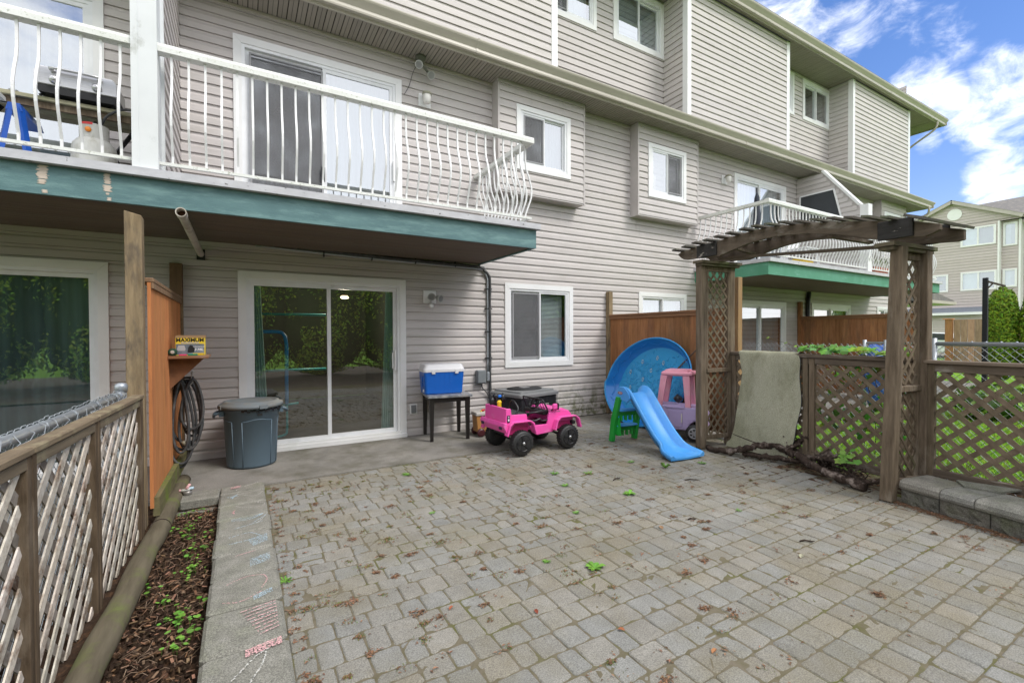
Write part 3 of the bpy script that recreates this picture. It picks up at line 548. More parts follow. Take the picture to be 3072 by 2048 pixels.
def shell(m,holes,x0,x1,z0,z1,y0,y1,mi=0):
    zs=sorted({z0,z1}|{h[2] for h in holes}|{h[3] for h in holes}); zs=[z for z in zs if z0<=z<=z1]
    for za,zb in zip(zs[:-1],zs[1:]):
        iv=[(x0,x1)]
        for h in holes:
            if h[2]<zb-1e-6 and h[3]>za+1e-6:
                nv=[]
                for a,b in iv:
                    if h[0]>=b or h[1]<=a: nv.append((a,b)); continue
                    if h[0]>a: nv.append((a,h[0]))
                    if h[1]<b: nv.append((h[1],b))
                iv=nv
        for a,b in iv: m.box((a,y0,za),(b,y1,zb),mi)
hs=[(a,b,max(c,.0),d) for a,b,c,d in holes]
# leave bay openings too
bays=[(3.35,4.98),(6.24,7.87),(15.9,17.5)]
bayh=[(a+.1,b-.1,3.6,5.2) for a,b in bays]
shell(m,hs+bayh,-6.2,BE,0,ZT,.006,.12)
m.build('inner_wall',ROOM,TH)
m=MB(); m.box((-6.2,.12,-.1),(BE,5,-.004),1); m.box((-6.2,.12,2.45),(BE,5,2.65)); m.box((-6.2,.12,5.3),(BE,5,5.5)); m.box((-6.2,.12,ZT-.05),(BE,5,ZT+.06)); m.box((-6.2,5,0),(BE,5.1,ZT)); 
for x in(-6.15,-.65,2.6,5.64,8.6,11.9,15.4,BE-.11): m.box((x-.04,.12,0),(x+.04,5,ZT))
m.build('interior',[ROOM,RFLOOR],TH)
# end wall
m=MB(); siding(m,(BE+.01,0,0),(0,1,0),(1,0,0),0,5.1,0,9.2); m.build('end_wall',SID,TH)
# upper floor boxes
boxes=[(.83,4.15),(7.13,10.45),(13.35,16.67)]
for a,b in boxes:
    m=MB(); siding(m,(0,YV,0),(1,0,0),(0,-1,0),a,b,5.32,ZT); siding(m,(a,0,0),(0,-1,0),(-1,0,0),0,-YV,5.32,ZT); siding(m,(b,0,0),(0,-1,0),(1,0,0),0,-YV,5.32,ZT)
    m.box((a+.01,YV+.01,5.3),(b-.01,-.002,ZT-.01)); m.build('upper_box',SID,TH)
    for x,s in((a,1),(b,-1)):
        m=MB(); m.box((x-.019*s,YV-.024,5.32),(x+.085*s,YV-.0005,ZT)); m.box((x-.022*s,YV-.0255,5.32),(x-.0005*s,YV+.085,ZT)); m.build('corner_trim',TRIM,TH)
# bays (box windows) of the middle floor
baywin=[(3.66,4.69,3.95,4.94),(6.49,7.52,3.95,4.94),(16.05,17.1,3.95,4.94)]
YB=-.2
for (a,b),w in zip(bays,baywin):
    m=MB(); siding(m,(0,YB,0),(1,0,0),(0,-1,0),a,b,3.60,ZS,[H(*w)]); m.build('bay_front',SID,TH)
    m=MB(); m.box((a-.004,YB+.002,3.6),(a+.02,0,ZS)); m.box((b-.02,YB+.002,3.6),(b+.004,0,ZS)); m.box((a-.004,YB-.012,3.575),(b+.004,.0,3.6))
    for x in(a,b): m.box((x-.012,YB-.0215,3.575),(x+.02,YB-.0005,ZS-.003))
    m.box((a,YB-.020,ZS-.04),(b,YB-.0003,ZS-.004)); m.build('bay_side',pm('bay_trim',(.50,.465,.445),rough=.5,bump=.05),TH)
    m=MB(); shell(m,[H(*w)],a+.02,b-.02,3.6,ZS,YB+.02,YB+.05); m.build('bay_lining',ROOM,TH)
# soffits and eaves
def soffit(x0,x1,y0,y1,z,name='soffit',step=.1016):
    m=MB(); x=x0
    while x<x1:
        a=min(x+step,x1); t=tv(.05,.01)
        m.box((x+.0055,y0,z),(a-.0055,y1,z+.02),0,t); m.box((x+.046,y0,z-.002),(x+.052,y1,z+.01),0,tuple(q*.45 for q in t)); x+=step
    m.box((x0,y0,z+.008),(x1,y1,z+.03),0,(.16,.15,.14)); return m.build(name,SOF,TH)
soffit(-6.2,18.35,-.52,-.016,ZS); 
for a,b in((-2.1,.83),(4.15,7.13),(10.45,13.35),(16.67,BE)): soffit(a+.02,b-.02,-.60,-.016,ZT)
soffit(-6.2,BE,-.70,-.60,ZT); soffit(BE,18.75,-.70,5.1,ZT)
def gutter(x0,x1,yb,zt,name):   # K style trough
    prof=[(yb,zt-.155),(yb-.055,zt-.155),(yb-.06,zt-.135),(yb-.055,zt-.10),(yb-.085,zt-.06),(yb-.11,zt-.03),(yb-.118,zt-.012),(yb-.118,zt),(yb-.105,zt),(yb-.10,zt-.012),(yb-.012,zt-.11),(yb,zt-.01)]
    m=MB(); m.prism(prof,x0,x1,'X'); m.box((x0,yb+.001,zt-.17),(x1,yb+.022,zt+.0)); 
    for x in [x0+2.9+6.1*k for k in range(5)]:
        if x<x1: m.prism([(yb-.0,zt-.160),(yb-.06,zt-.160),(yb-.066,zt-.135),(yb-.061,zt-.10),(yb-.09,zt-.06),(yb-.115,zt-.03),(yb-.123,zt+.002),(yb,zt+.002)],x,x+.03,'X')
    return m.build(name,GUT,TH)
gutter(-6.2,18.40,-.53,5.415,'gutter'); gutter(-6.2,18.80,-.70,7.965,'gutter')
m=MB(); m.box((-6.2,-.53,5.26),(18.35,-.50,5.29)); m.box((-6.2,-.52,ZS-.02),(18.35,-.50,ZS+.01)); 
for z,x1 in((ZS,BE),): m.box((-6.2,-.034,z-.032),(x1,-.016,z-.004))
m.box((18.33,-.62,5.25),(18.355,3.0,5.42)); m.box((18.76,-.78,ZT-.02),(18.79,5.1,ZT+.14)); m.build('fascia',GUT,TH)
# small sloped roof over the middle floor and the main roof
m=MB(); m.add([(-6.2,-.62,5.41),(18.38,-.62,5.41),(18.38,0,5.60),(-6.2,0,5.60)],[(0,1,2,3)]); 
m.prism([(-.80,7.965),(5.5,10.4),(5.5,10.5),(-.80,8.0)],-6.2,18.8,'X'); m.build('roof',SHING,TH)
def downpipe(pts,r=.03):
    m=MB(); m.tube(smooth_path(pts,5),r,8); m.build('downpipe',GUT,TH)
downpipe([(18.2,-.72,7.82),(18.2,-.72,7.70),(18.19,-.62,7.55),(18.18,-.1,7.25),(18.18,-.04,7.1),(18.18,-.04,5.6)])
downpipe([(18.1,-.58,5.27),(18.1,-.58,5.16),(18.16,-.50,5.04),(18.19,-.1,4.8),(18.2,.02,4.7),(18.2,.02,.1)])
# porch roof on the far end
m=MB(); m.prism([(18.12,2.75),(20.1,2.46),(20.1,2.36),(18.12,2.36)],-.62,2.2,'Y'); m.build('porch_roof',SHING,TH)
m=MB(); m.box((18.12,-.66,2.34),(20.14,2.24,2.43)); m.build('porch_fascia',GUT,TH)
# corner beads
m=MB(); m.box((BE-.07,-.024,0),(BE+.03,-.0165,ZS)); m.build('corner_trim',TRIM,TH)
# ------------------------------------------------------------ windows and doors
def opening(u0,u1,z0,z1,y=0,kind='window',glassm=G_LOW,tr=.085,bot=True,screen=None,back=None,mull=.5,dep=.05,lab=None,parent=TH,left_front=False):
    """trimmed opening: trim > frame, panes, screen, blind"""
    name='patio_door' if kind=='door' else 'window'
    y1=y-.034
    m=MB(); zb=z0 if bot else z0
    def miter(a,b,c,d,e,f,g,h,ya,yb):  # quad a..d in front plane
        P=[(a[0],yb,a[1]),(b[0],yb,b[1]),(c[0],yb,c[1]),(d[0],yb,d[1]),(a[0],ya,a[1]),(b[0],ya,b[1]),(c[0],ya,c[1]),(d[0],ya,d[1])]
        m.add(P,[(0,1,2,3),(7,6,5,4),(0,4,5,1),(1,5,6,2),(2,6,7,3),(3,7,4,0)],0,tv(.02,.005))
    a,b,c,d=(u0,zb),(u1,zb),(u1,z1),(u0,z1); i=tr
    ia,ib,ic,id_=(u0+i,zb+(i if bot else 0)),(u1-i,zb+(i if bot else 0)),(u1-i,z1-i),(u0+i,z1-i)
    g=.0012
    miter((d[0],d[1]),(id_[0],id_[1]),(ic[0],ic[1]),(c[0],c[1]),0,0,0,0,y-.004,y1)
    miter((a[0],a[1]),(ia[0],ia[1]),(id_[0],id_[1]-g),(d[0],d[1]-g),0,0,0,0,y-.004,y1+.001)
    miter((c[0],c[1]-g),(ic[0],ic[1]-g),(ib[0],ib[1]),(b[0],b[1]),0,0,0,0,y-.004,y1+.001)
    if bot: miter((b[0],b[1]),(ib[0],ib[1]-g),(ia[0],ia[1]-g),(a[0],a[1]),0,0,0,0,y-.004,y1)
    t=m.build(name,TRIM,parent,label=lab)
    fu0,fu1,fz0,fz1=u0+i,u1-i,zb+(i if bot else .02),z1-i
    m=MB(); fw=.035; yf=y-.022; yb=y+.06
    m.box((fu0,yf,fz0),(fu0+fw,yb,fz1)); m.box((fu1-fw,yf,fz0),(fu1,yb,fz1)); m.box((fu0+fw,yf+.001,fz1-fw),(fu1-fw,yb,fz1)); m.box((fu0+fw,yf+.001,fz0),(fu1-fw,yb,fz0+fw*(1 if kind!='door' else 1.6)))
    gu0,gu1,gz0,gz1=fu0+fw,fu1-fw,fz0+fw*(1 if kind!='door' else 1.6),fz1-fw
    um=gu0+(gu1-gu0)*mull; sw=.028 if kind!='door' else .045
    # two sashes: one set forward
    def sash(a0,a1,yy,w=sw):
        m.box((a0,yy,gz0),(a0+w,yy+.03,gz1)); m.box((a1-w,yy,gz0),(a1,yy+.03,gz1)); m.box((a0+w,yy+.001,gz0),(a1-w,yy+.03,gz0+w*1.2)); m.box((a0+w,yy+.001,gz1-w),(a1-w,yy+.03,gz1))
        return (a0+w,a1-w,gz0+w*1.2,gz1-w,yy+.014)
    LF=left_front
    pA=sash(gu0,um+sw*.5,y-.012 if LF else y+.022); pB=sash(um-sw*.5,gu1,y+.022 if LF else y-.012)
    m.build('frame',FRAME,t)
    for p in(pA,pB):
        q=MB(); q.add([(p[0]-.004,p[4],p[2]-.004),(p[1]+.004,p[4],p[2]-.004),(p[1]+.004,p[4],p[3]+.004),(p[0]-.004,p[4],p[3]+.004)],[(0,1,2,3)]); q.build('pane',glassm,t)
    if screen is not None:
        p=pA if screen=='L' else pB; q=MB(); yy=y-.016
        q.box((p[0],yy,p[2]),(p[1],yy+.002,p[3])); q.build('screen',SCREEN,t)
        q=MB(); w=.018
        q.box((p[0]-.004,yy-.004,p[2]),(p[0]+w,yy+.008,p[3])); q.box((p[1]-w,yy-.004,p[2]),(p[1]+.004,yy+.008,p[3])); q.box((p[0]+w,yy-.003,p[3]-w),(p[1]-w,yy+.008,p[3])); q.box((p[0]+w,yy-.003,p[2]),(p[1]-w,yy+.008,p[2]+w)); q.build('screen_frame',pm('screen_grey',(.33,.33,.34),bump=0),t)
    yb2=y+.10
    if back=='blinds':
        for p,cl_ in((pA,1),(pB,1)):
            q=MB(); z=p[2]+.004
            while z<p[3]-.01:
                q.obox(((p[0]+p[1])/2,yb2,z),((p[1]-p[0])/2-.004,0,0),(0,.010,.0075),(0,-.0004,.0005),t=tv(.04,.0)); z+=.0215
            q.box((p[0]+.1,yb2-.012,p[2]),(p[0]+.103,yb2-.011,p[3])); q.box((p[1]-.1,yb2-.012,p[2]),(p[1]-.097,yb2-.011,p[3]))
            q.build('blind',BLIND,t)
    elif back=='zebra':
        q=MB(); z=fz1
        while z>fz0: 
            q.box((fu0+.02,yb2,z-.075),(fu1-.02,yb2+.004,z)); z-=.10
        q.box((fu0+.02,yb2+.01,fz0),(fu1-.02,yb2+.014,fz1),0,(.72,.74,.76)); q.build('blind',ZEB,t)
    elif back in('lace','lace2','sheer','flat'):
        q=MB(); n=120; r0=[];r1=[]
        for k in range(n+1):
            x=fu0+.01+(fu1-fu0-.02)*k/n; yy=yb2+.03+.010*math.sin(k*.9)+.010*math.sin(k*.37+1); r0.append((x,yy,fz0)); r1.append((x,yy,fz1))
        q.add(r0+r1,[(k,k+1,n+1+k+1,n+1+k) for k in range(n)],0,(1,1,1),True)
        q.build('curtain',{'lace':LACE,'lace2':LACE2,'sheer':LACE,'flat':ZEB}[back],t)
    elif back=='sides':
        for s_ in(0,1):
            q=MB(); n=30; cols=[]
            for k in range(n+1):
                f=k/n; x0=fu0+.02+.13*f if s_==0 else fu1-.02-.12*f; 
                x1=fu0+.02+.22*f if s_==0 else fu1-.02-.20*f
                yy=yb2+.05+.02*math.sin(k*1.3); cols.append(((x0,yy,fz1),((x0+x1)/2,yy+.004,(fz0+fz1)/2),(x1,yy,fz0+.02)))
            vs=[p for c_ in cols for p in c_]; q.add(vs,[(3*k+j,3*k+3+j,3*k+4+j,3*k+1+j) for k in range(n) for j in(0,1)],0,(1,1,1),True)
            q.build('curtain',CURT,t)
    return t,pA,pB
# lower doors
t0,pa,pb=opening(*doors_low[0],kind='door',glassm=G_LOW,bot=False,back='sides',left_front=True,lab='white sliding patio door with dark glass under the near balcony')
m=MB(); m.box((-.03,-.075,.0),(1.965,-.02,.05)); m.box((.04,-.06,.05),(1.89,-.018,.085)); m.build('sill',TRIM,t0)
m=MB(); m.bbox((1.805,-.045,.92),(1.83,-.018,1.2),.005); m.bbox((1.775,-.03,.95),(1.79,-.014,1.17),.004); m.build('handle',TRIM,t0)
t,_,_=opening(*doors_low[1],kind='door',glassm=G_LOW,bot=False,back='lace2',left_front=True,lab='white patio door with leaf patterned lace curtain, at the left edge')
# vine embroidery on the lace curtain
m=MB(); 
for x0 in [-2.0+.085*k for k in range(8)]:
    P=[(x0+.02*math.sin(z*9+x0*40),.155,.25+z) for z in [q*.06 for q in range(30)]]; m.tube(P,.0012,3)
    for k,p in enumerate(P[::2]):
        for s_ in(-1,1): 
            c=Vector(p)+Vector((s_*.014,-.002,.012)); m.add([c+Vector((0,0,-.010)),c+Vector((s_*.010,0,.0)),c+Vector((s_*.004,0,.014)),c+Vector((-s_*.003,0,.004))],[(0,1,2,3)])
m.build('embroidery',pm('lace_thread',(.75,.80,.76),bump=0),t)
m=MB(); m.box((-3.24,-.07,0),(-1.2,-.02,.05)); m.build('sill',TRIM,t)
t,_,_=opening(*doors_low[2],kind='door',glassm=G_UP,bot=False,back='zebra',lab='patio door with pale striped blinds seen through the arbour')
# upper doors
t1,pa,pb=opening(*doors_up[0],kind='door',glassm=G_UP,bot=False,screen='L',back='lace',lab='white balcony door above the near patio door')
m=MB(); m.box((.915,-.052,3.35),(.93,-.030,3.53)); m.box((.885,-.052,3.35),(.90,-.030,3.53)); m.build('latch',BLACK,t1)
m=MB(); m.bbox((1.80,-.05,3.5),(1.83,-.02,3.78),.005); m.build('handle',TRIM,t1)
opening(*doors_up[1],kind='door',glassm=G_UP,bot=False,back='sheer',lab='balcony door at the upper left corner')
opening(*doors_up[2],kind='door',glassm=G_UP,bot=False,back='flat',mull=.48,lab='balcony door of the far green balcony, left of the partition')
opening(*doors_up[3],kind='door',glassm=G_UP,bot=False,back='flat',lab='balcony door behind the partition of the far balcony')
# lower windows
opening(*wins_low[0],back='blinds',glassm=glass('glass_mid',.20,(.85,.9,.9)),screen='L',tr=.08,lab='ground floor window with closed venetian blinds')
opening(*wins_low[1],back='flat',glassm=G_UP,tr=.08,lab='ground floor window just above the privacy fence')
opening(*wins_low[2],kind='door',bot=False,back='zebra',glassm=G_UP,lab='far patio door behind the second privacy fence')
opening(*wins_low[3],back=None,glassm=G_UP,tr=.08)
opening(*wins_top[0],back='flat',glassm=G_UP,screen='L',tr=.075,lab='top floor window cut by the upper edge of the photo')
opening(*wins_top[1],back='zebra',glassm=G_UP,tr=.08,left_front=True,lab='top floor window tucked beside the projecting box')
opening(*wins_top[2],back='blinds',glassm=G_UP,tr=.075); opening(*wins_top[3],back='blinds',glassm=G_UP,tr=.075,lab='farthest top floor window')
for k,w in enumerate(baywin): opening(*w,y=YB,back='lace' if k==0 else 'flat' if k==2 else None,glassm=G_UP,screen='L' if k==0 else 'R',tr=.075,left_front=True,lab=['box window of the near unit','box window of the next unit with a jug inside','farthest box window'][k])
# pale backing behind bay window 2 and the jug on its sill
m=MB(); m.lathe([(.055,4.03),(.075,4.04),(.085,4.3),(.095,4.38),(.08,4.385),(.07,4.05)],16,(6.72,-.06,0)); m.box((6.80,-.065,4.10),(6.85,-.05,4.33)); o=m.build('jug',plast('jug_cream',(.62,.55,.47))); tag(o,'cream plastic jug standing behind the glass of the second box window','jug')
# room things seen through the near patio door
t=thing('ceiling_lamp','small lit ceiling lamp inside the room behind the near patio door','lamp',(1.53,2.0,2.05)); MB().lathe([(.05,.04),(.07,.02),(.065,0),(.02,-.01)],16).build('lamp_shade',pm('lamp_glow',(.8,.7,.6),emit=(1,.62,.35,3.0)),t)
ll=bpy.data.lights.new('lamp_light','POINT'); ll.energy=70; ll.color=(1,.82,.62); ll.shadow_soft_size=.1; lo=bpy.data.objects.new('lamp_light',ll); COL.objects.link(lo); lo.parent=t; lo.location=(0,0,-.12)
t=thing('indoor_trampoline','blue padded hand rail of a small trampoline standing inside the patio door','trampoline',(.4,.8,0))
m=MB(); P=smooth_path([(-.25,0,1.46),(-.05,0,1.46),(.08,0,1.44),(.13,0,1.30),(.13,0,.9),(.13,0,.45)],5); m.tube(P,.024,8); m.build('hand_rail',plast('pad_blue',(.03,.35,.85)),t)
m=MB(); m.tube(smooth_path([(.13,0,.45),(.13,0,.12),(.10,0,.03),(-.05,0,.005)],5),.016,8); m.tube([(.05,0,.44),(.28,0,.46)],.016,8); m.tube([(-.3,.7,1.73),(.75,.7,1.73)],.018,8); m.tube([(-.3,.7,.88),(.75,.7,.88)],.02,8); m.build('frame',plast('tube_teal',(.12,.68,.75)),t)
# ------------------------------------------------------------ balconies
ZD=2.72
BALP=[(0,0),(.0,.06),(.035,.16),(.085,.30),(.095,.42),(.06,.56),(.015,.68),(0,.80),(0,1)]
def mk_baluster_mesh(h):
    m=MB(); rings=[]
    for k in range(17):
        f=k/16; 
        for (o0,t0),(o1,t1) in zip(BALP[:-1],BALP[1:]):
            if t0<=f<=t1: o=o0+(o1-o0)*(f-t0)/(t1-t0); break
        r=.0085; rings.append([(-r,-o-r,f*h),(r,-o-r,f*h),(r,-o+r,f*h),(-r,-o+r,f*h)])
    m.loft(rings,sm=False); return m
def balcony(x0,x1,right,left,FM,tag_,xs_div,front_ranges,lab):
    z0=2.465
    m=MB(); m.box((x0,-1.55,z0),(x1,-1.51,ZD-.035)); 
    for x in(x0,x1-.04): m.box((x,-1.51,z0),(x+.04,-.01,ZD-.035))
    F=m.build('balcony_fascia',FM,TH,label=lab)
    m=MB(); 
    k=-1.50; 
    while k<-.02: m.box((x0+.045,k,z0+.012),(x1-.045,min(k+.078,-.02),z0+.03),0,tv(.06)); k+=.082
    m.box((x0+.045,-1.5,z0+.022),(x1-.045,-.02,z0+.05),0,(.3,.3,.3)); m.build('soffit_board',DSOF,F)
    m=MB(); m.box((x0-.03,-1.60,ZD-.032),(x1+.03,-.0,ZD-.0),0); m.box((x0-.035,-1.605,ZD-.03),(x1+.035,-1.555,ZD+.035)); 
    for x in(x0-.035,x1-.01): m.box((x,-1.554,ZD-.03),(x+.045,-.015,ZD+.034))
    m.build('flashing',FLASH,F)
    R_=[]
    m=MB(); m.prism([(-1.545,3.745),(-1.455,3.745),(-1.455,3.79),(-1.465,3.815),(-1.535,3.815),(-1.545,3.79)],x0+.02 if left else x0,x1-.02 if right else x1,'X')
    rail=m.build('balcony_rail',RAILW,F)
    m=MB(); m.box((x0+.04,-1.515,2.825),(x1-.04,-1.485,2.85))
    for s_,x in((left,x0+.06),(right,x1-.06)):
        if s_: m.box((x-.045,-1.454,3.745),(x+.045,-.02,3.80)); m.box((x-.015,-1.484,2.826),(x+.015,-.02,2.85))
    m.build('rail_frame',RAILW,F)
    return F
F1=balcony(-4.45,3.135,True,True,TEAL,'near',0,None,'teal painted near balcony spanning two units')
F2=balcony(8.05,15.75,True,True,GREEN,'far',0,None,'green painted far balcony')
bm_=mk_baluster_mesh(.90); b0=None; nb=0
def bal_at(x,y,rz,par):
    global b0,nb
    if b0 is None: b0=bm_.build('baluster',BAL,par); o=b0
    else: o=b0.copy(); COL.objects.link(o); o.parent=par
    o.location=(x,y,2.85); o.rotation_euler[2]=rz; nb+=1
x=-.013+.118*25
k=0
for i in range(-4,26):
    x=-.013+.118*i
    if -.60<x<3.06: bal_at(x,-1.5,0,F1)
for i in range(-18,-6):
    x=-.013+.118*i+.02
    if x<-.76 and x>-1.75: bal_at(x,-1.5,0,F1)
for i in range(12): bal_at(3.075,-1.40+.118*i,R(90),F1)
for i in range(12): bal_at(8.11,-1.40+.118*i,R(-90),F2)
for i in range(33): bal_at(8.20+.118*i,-1.5,0,F2)
rest=mk_baluster_mesh(.90); allm=MB()
for i in list(range(33,62)):
    bx=8.20+.118*i
    allm.add([(v[0]+bx,v[1]-1.5,v[2]+2.85) for v in rest.v],rest.f)
for i in range(12):
    by=-1.40+.118*i; allm.add([(15.69-v[1],by+v[0],v[2]+2.85) for v in rest.v],rest.f)
for i in range(14):
    bx=-1.85-.118*i; allm.add([(v[0]+bx,v[1]-1.5,v[2]+2.85) for v in rest.v],rest.f)
allm.build('baluster_row',BAL,F2,kind='stuff')
# peeled paint on the near fascia
m=MB()
for cx,w,segs in((.0,.07,[(.0,.05),(.05,.035),(.09,.03)]),(.0,.06,[(.0,.03),(.05,.05),(.12,.015),(.155,.02)])):
    pass
def peel(px,z0,z1,w):
    n=26; L_=[(px-w*random.uniform(.35,1),z0+(z1-z0)*k/n) for k in range(n+1)]; Rr=[(px+w*random.uniform(.35,1),z0+(z1-z0)*k/n) for k in range(n+1)][::-1]
    P=L_+Rr; N_=len(P)
    for k in range(n):
        a,b,c,d=L_[k],Rr[n-k],Rr[n-k-1],L_[k+1]; m.add([(p[0],-1.553,p[1]) for p in(a,b,c,d)],[(0,1,2,3)])
for pa in((-1.27,2.58,2.68,.04),(-1.275,2.54,2.575,.03),(-1.26,2.475,2.50,.02),(-.90,2.60,2.68,.028),(-.90,2.54,2.59,.034),(-.90,2.515,2.53,.014),(-.89,2.47,2.495,.018)): m=MB(); peel(*pa); m.build('peeled_patch',PEEL,F1)
# partition and white post between the two near balconies
m=MB(); siding(m,(-.575,0,0),(0,-1,0),(1,0,0),0,1.342,ZD,ZS); siding(m,(-.745,0,0),(0,-1,0),(-1,0,0),0,1.342,ZD,ZS); m.box((-.742,-1.42,ZD),(-.578,-.017,ZS-.005)); m.build('partition',SID,TH)
m=MB(); m.box((-.768,-1.36,ZD),(-.745,-1.34,ZS-.01)); m.box((-.575,-1.36,ZD),(-.552,-1.34,ZS-.01)); m.box((-.740,-1.562,ZD+.036),(-.575,-1.34,ZS-.01)); m.box((-.745,-1.567,ZD+.037),(-.700,-1.345,ZS-.012)); m.build('partition_post',pm('post_white',(.70,.72,.72),(.64,.66,.66),ns=3,rough=.6,bump=.2,c3=(.32,.33,.28),dsc=(2,2,1.3),dn=2.6,dth=(.60,.78)),TH)
# sloped partition of the far balcony with dark panel
def slopewall(x):
    m=MB(); m.prism([(-.02,ZD),(-.02,5.2),(-.62,5.18),(-1.36,4.22),(-1.50,4.2),(-1.50,ZD)],x-.06,x+.08,'X')
    k=math.floor(ZD/E)
    while k*E<5.18:
        za,zb=max(k*E,ZD),min((k+1)*E,5.18); zm=zb; yy=1.49 if zm<4.2 else 1.36-(zm-4.22)*.74/.96
        siding(m,(x-.065,0,0),(0,-1,0),(-1,0,0),.02,max(yy,.3),za,zb); k+=1
    m.build('partition',SID,TH)
    m=MB(); m.bar((x,-.60,5.24),(x,-1.36,4.27),.18,.05); m.box((x-.09,-1.54,ZD),(x+.09,-1.38,4.25)); m.build('partition_trim',TRIM,TH)
    m=MB(); m.prism([(-.12,4.05),(-.12,4.74),(-.86,4.74),(-1.02,4.05)],x-.098,x-.09,'X'); m.build('partition_screen',pm('dark_mesh',(.05,.055,.06),bump=0),TH)
    m=MB(); 
    Q=[(-.12,4.05),(-.12,4.74),(-.86,4.74),(-1.02,4.05)]
    for a,b in zip(Q,Q[1:]+Q[:1]): m.bar((x-.1,a[0],a[1]),(x-.1,b[0],b[1]),.03,.03)
    m.build('screen_edge',TRIM,TH)
slopewall(11.9)
# far balcony furnishings
t=thing('storage_tub','yellow plastic tub on the far green balcony','tub',(9.55,-1.35,ZD+.035)); MB().bbox((-.22,-.1,0),(.22,.1,.13),.02).build('tub_body',YEL,t); MB().bbox((-.24,-.12,.13),(.24,.12,.15),.008).build('lid',BLACK,t)
t=thing('planter_box','terracotta red planter box behind the far balcony rail','planter',(12.7,-1.36,ZD+.035)); MB().prism([(-.3,0),(.3,0),(.34,.17),(-.34,.17)],-.09,.09,'Y').build('planter_body',pm('terracotta',(.42,.12,.06)),t); MB().box((-.33,-.085,.171),(.33,.085,.175)).build('potting_soil',SOIL,t)
t=thing('patio_chair','white plastic chair standing on the far green balcony','chair',(10.2,-1.0,ZD+.035)); m=MB(); m.bbox((-.24,-.22,.40),(.24,.22,.44),.01); m.build('seat',CWHITE,t); MB().bbox((-.24,.18,.44),(.24,.22,.9),.01).build('backrest',CWHITE,t)
for sx in(-1,1):
    for sy in(-1,1): MB().bar((sx*.2,sy*.18,.40),(sx*.24,sy*.22,0),.035,.035).build('leg',CWHITE,t)
t=thing('patio_umbrella','closed dark umbrella leaning by the far balcony door','umbrella',(9.0,-.75,ZD+.035)); m=MB(); m.lathe([(.05,.25),(.09,.5),(.05,1.4),(.015,1.5)],10); o=m.build('canopy',pm('umbrella_cloth',(.03,.035,.05)),t); MB().tube([(0,0,0),(0,0,1.6)],.015,8).build('pole',BLACKM,t)
# pvc drain pipe, conduits
t=thing('drain_pipe','grey white plastic pipe sticking out under the near balcony','pipe'); m=MB(); m.tube([(-.39,.0,2.325),(-.425,-1.52,2.425)],.034,12,caps=False); m.tube([(-.423,-1.50,2.424),(-.4265,-1.60,2.431)],[.040,.040],12,caps=False); m.tube([(-.423,-1.48,2.4235),(-.4265,-1.60,2.431)],[.033,.033],12,caps=False); 
def ringcap(m,c,r0,r1,n=14):
    v=[(c[0]+r*math.cos(2*math.pi*k/n),c[1],c[2]+r*math.sin(2*math.pi*k/n)) for r in(r0,r1) for k in range(n)]; m.add(v,[(k,(k+1)%n,n+(k+1)%n,n+k) for k in range(n)])
ringcap(m,(-.4265,-1.60,2.431),.032,.040); m.build('pipe_body',pm('pvc_dirty',(.58,.54,.48),(.45,.41,.35),sc=(1,.3,1),ns=5,c3=(.25,.2,.15),dn=4)); o=bpy.data.objects['pipe_body']; o.parent=t
ringc=MB(); ringc.tube([(-.425,-1.52,2.425),(-.425,-1.50,2.424)],.031,12); ringc.build('pipe_inside',pm('pipe_rust',(.12,.05,.025)),t)
MB().box((-.43,-.03,2.26),(-.35,-.018,2.38)).build('wall_collar',BLACK,t)
t=thing('conduit_pipe','grey electrical conduit bending down the wall beside the black cable','conduit')
m=MB(); m.tube(smooth_path([(.15,-.04,2.47),(1.5,-.04,2.43),(3.05,-.04,2.40),(3.17,-.04,2.37),(3.235,-.04,2.27),(3.24,-.04,2.1),(3.24,-.04,.84)],6),.013,8); m.build('conduit_tube',GALV,t); MB().bbox((3.215,-.065,.70),(3.265,-.02,.84),.008).build('fitting',GALV,t)
t=thing('black_cable_duct','thick black rubber cable run down the wall to the cooling unit','cable')
m=MB(); P=smooth_path([(.2,-.05,2.52),(1.5,-.05,2.46),(3.0,-.05,2.43),(3.18,-.05,2.38),(3.275,-.045,2.26),(3.275,-.045,1.9),(3.28,-.04,1.4),(3.275,-.045,.9),(3.28,-.045,.25)],5); m.tube(P,[.022+.003*math.sin(i*1.7) for i in range(len(P))],8); m.tube([(.6,-.05,2.475),(3.0,-.05,2.425)],.009,6)
m.tube(smooth_path([(3.12,-.06,.68),(3.14,-.06,.60),(3.22,-.05,.52),(3.27,-.05,.42)],4),.008,6); m.build('cable_sheath',HOSE,t)
m=MB(); 
for z in(2.1,1.8,1.45,1.05): m.box((3.20,-.062,z),(3.31,-.018,z+.012))
for x in(.9,1.5,2.1,2.7): m.box((x,-.065,2.40),(x+.012,-.018,2.475))
m.build('cable_strap',BLACK,t)
t=thing('junction_box','grey electrical box on the wall beside the conduit','electrical box',(3.11,-.018,.775)); MB().bbox((-.072,-.085,-.10),(.072,0,.10),.008).build('box_body',GREYM,t); MB().bbox((-.066,-.092,-.085),(.066,-.085,.095),.003).build('box_cover',GREYM,t)
t=thing('wall_outlet','covered outdoor socket low on the wall beside the patio door','socket',(2.07,-.02,.37)); MB().bbox((-.055,-.012,-.075),(.055,0,.075),.006).build('outlet_plate',TRIM,t); MB().bbox((-.035,-.03,-.055),(.035,-.012,.055),.006).build('outlet_cover',GREYM,t)
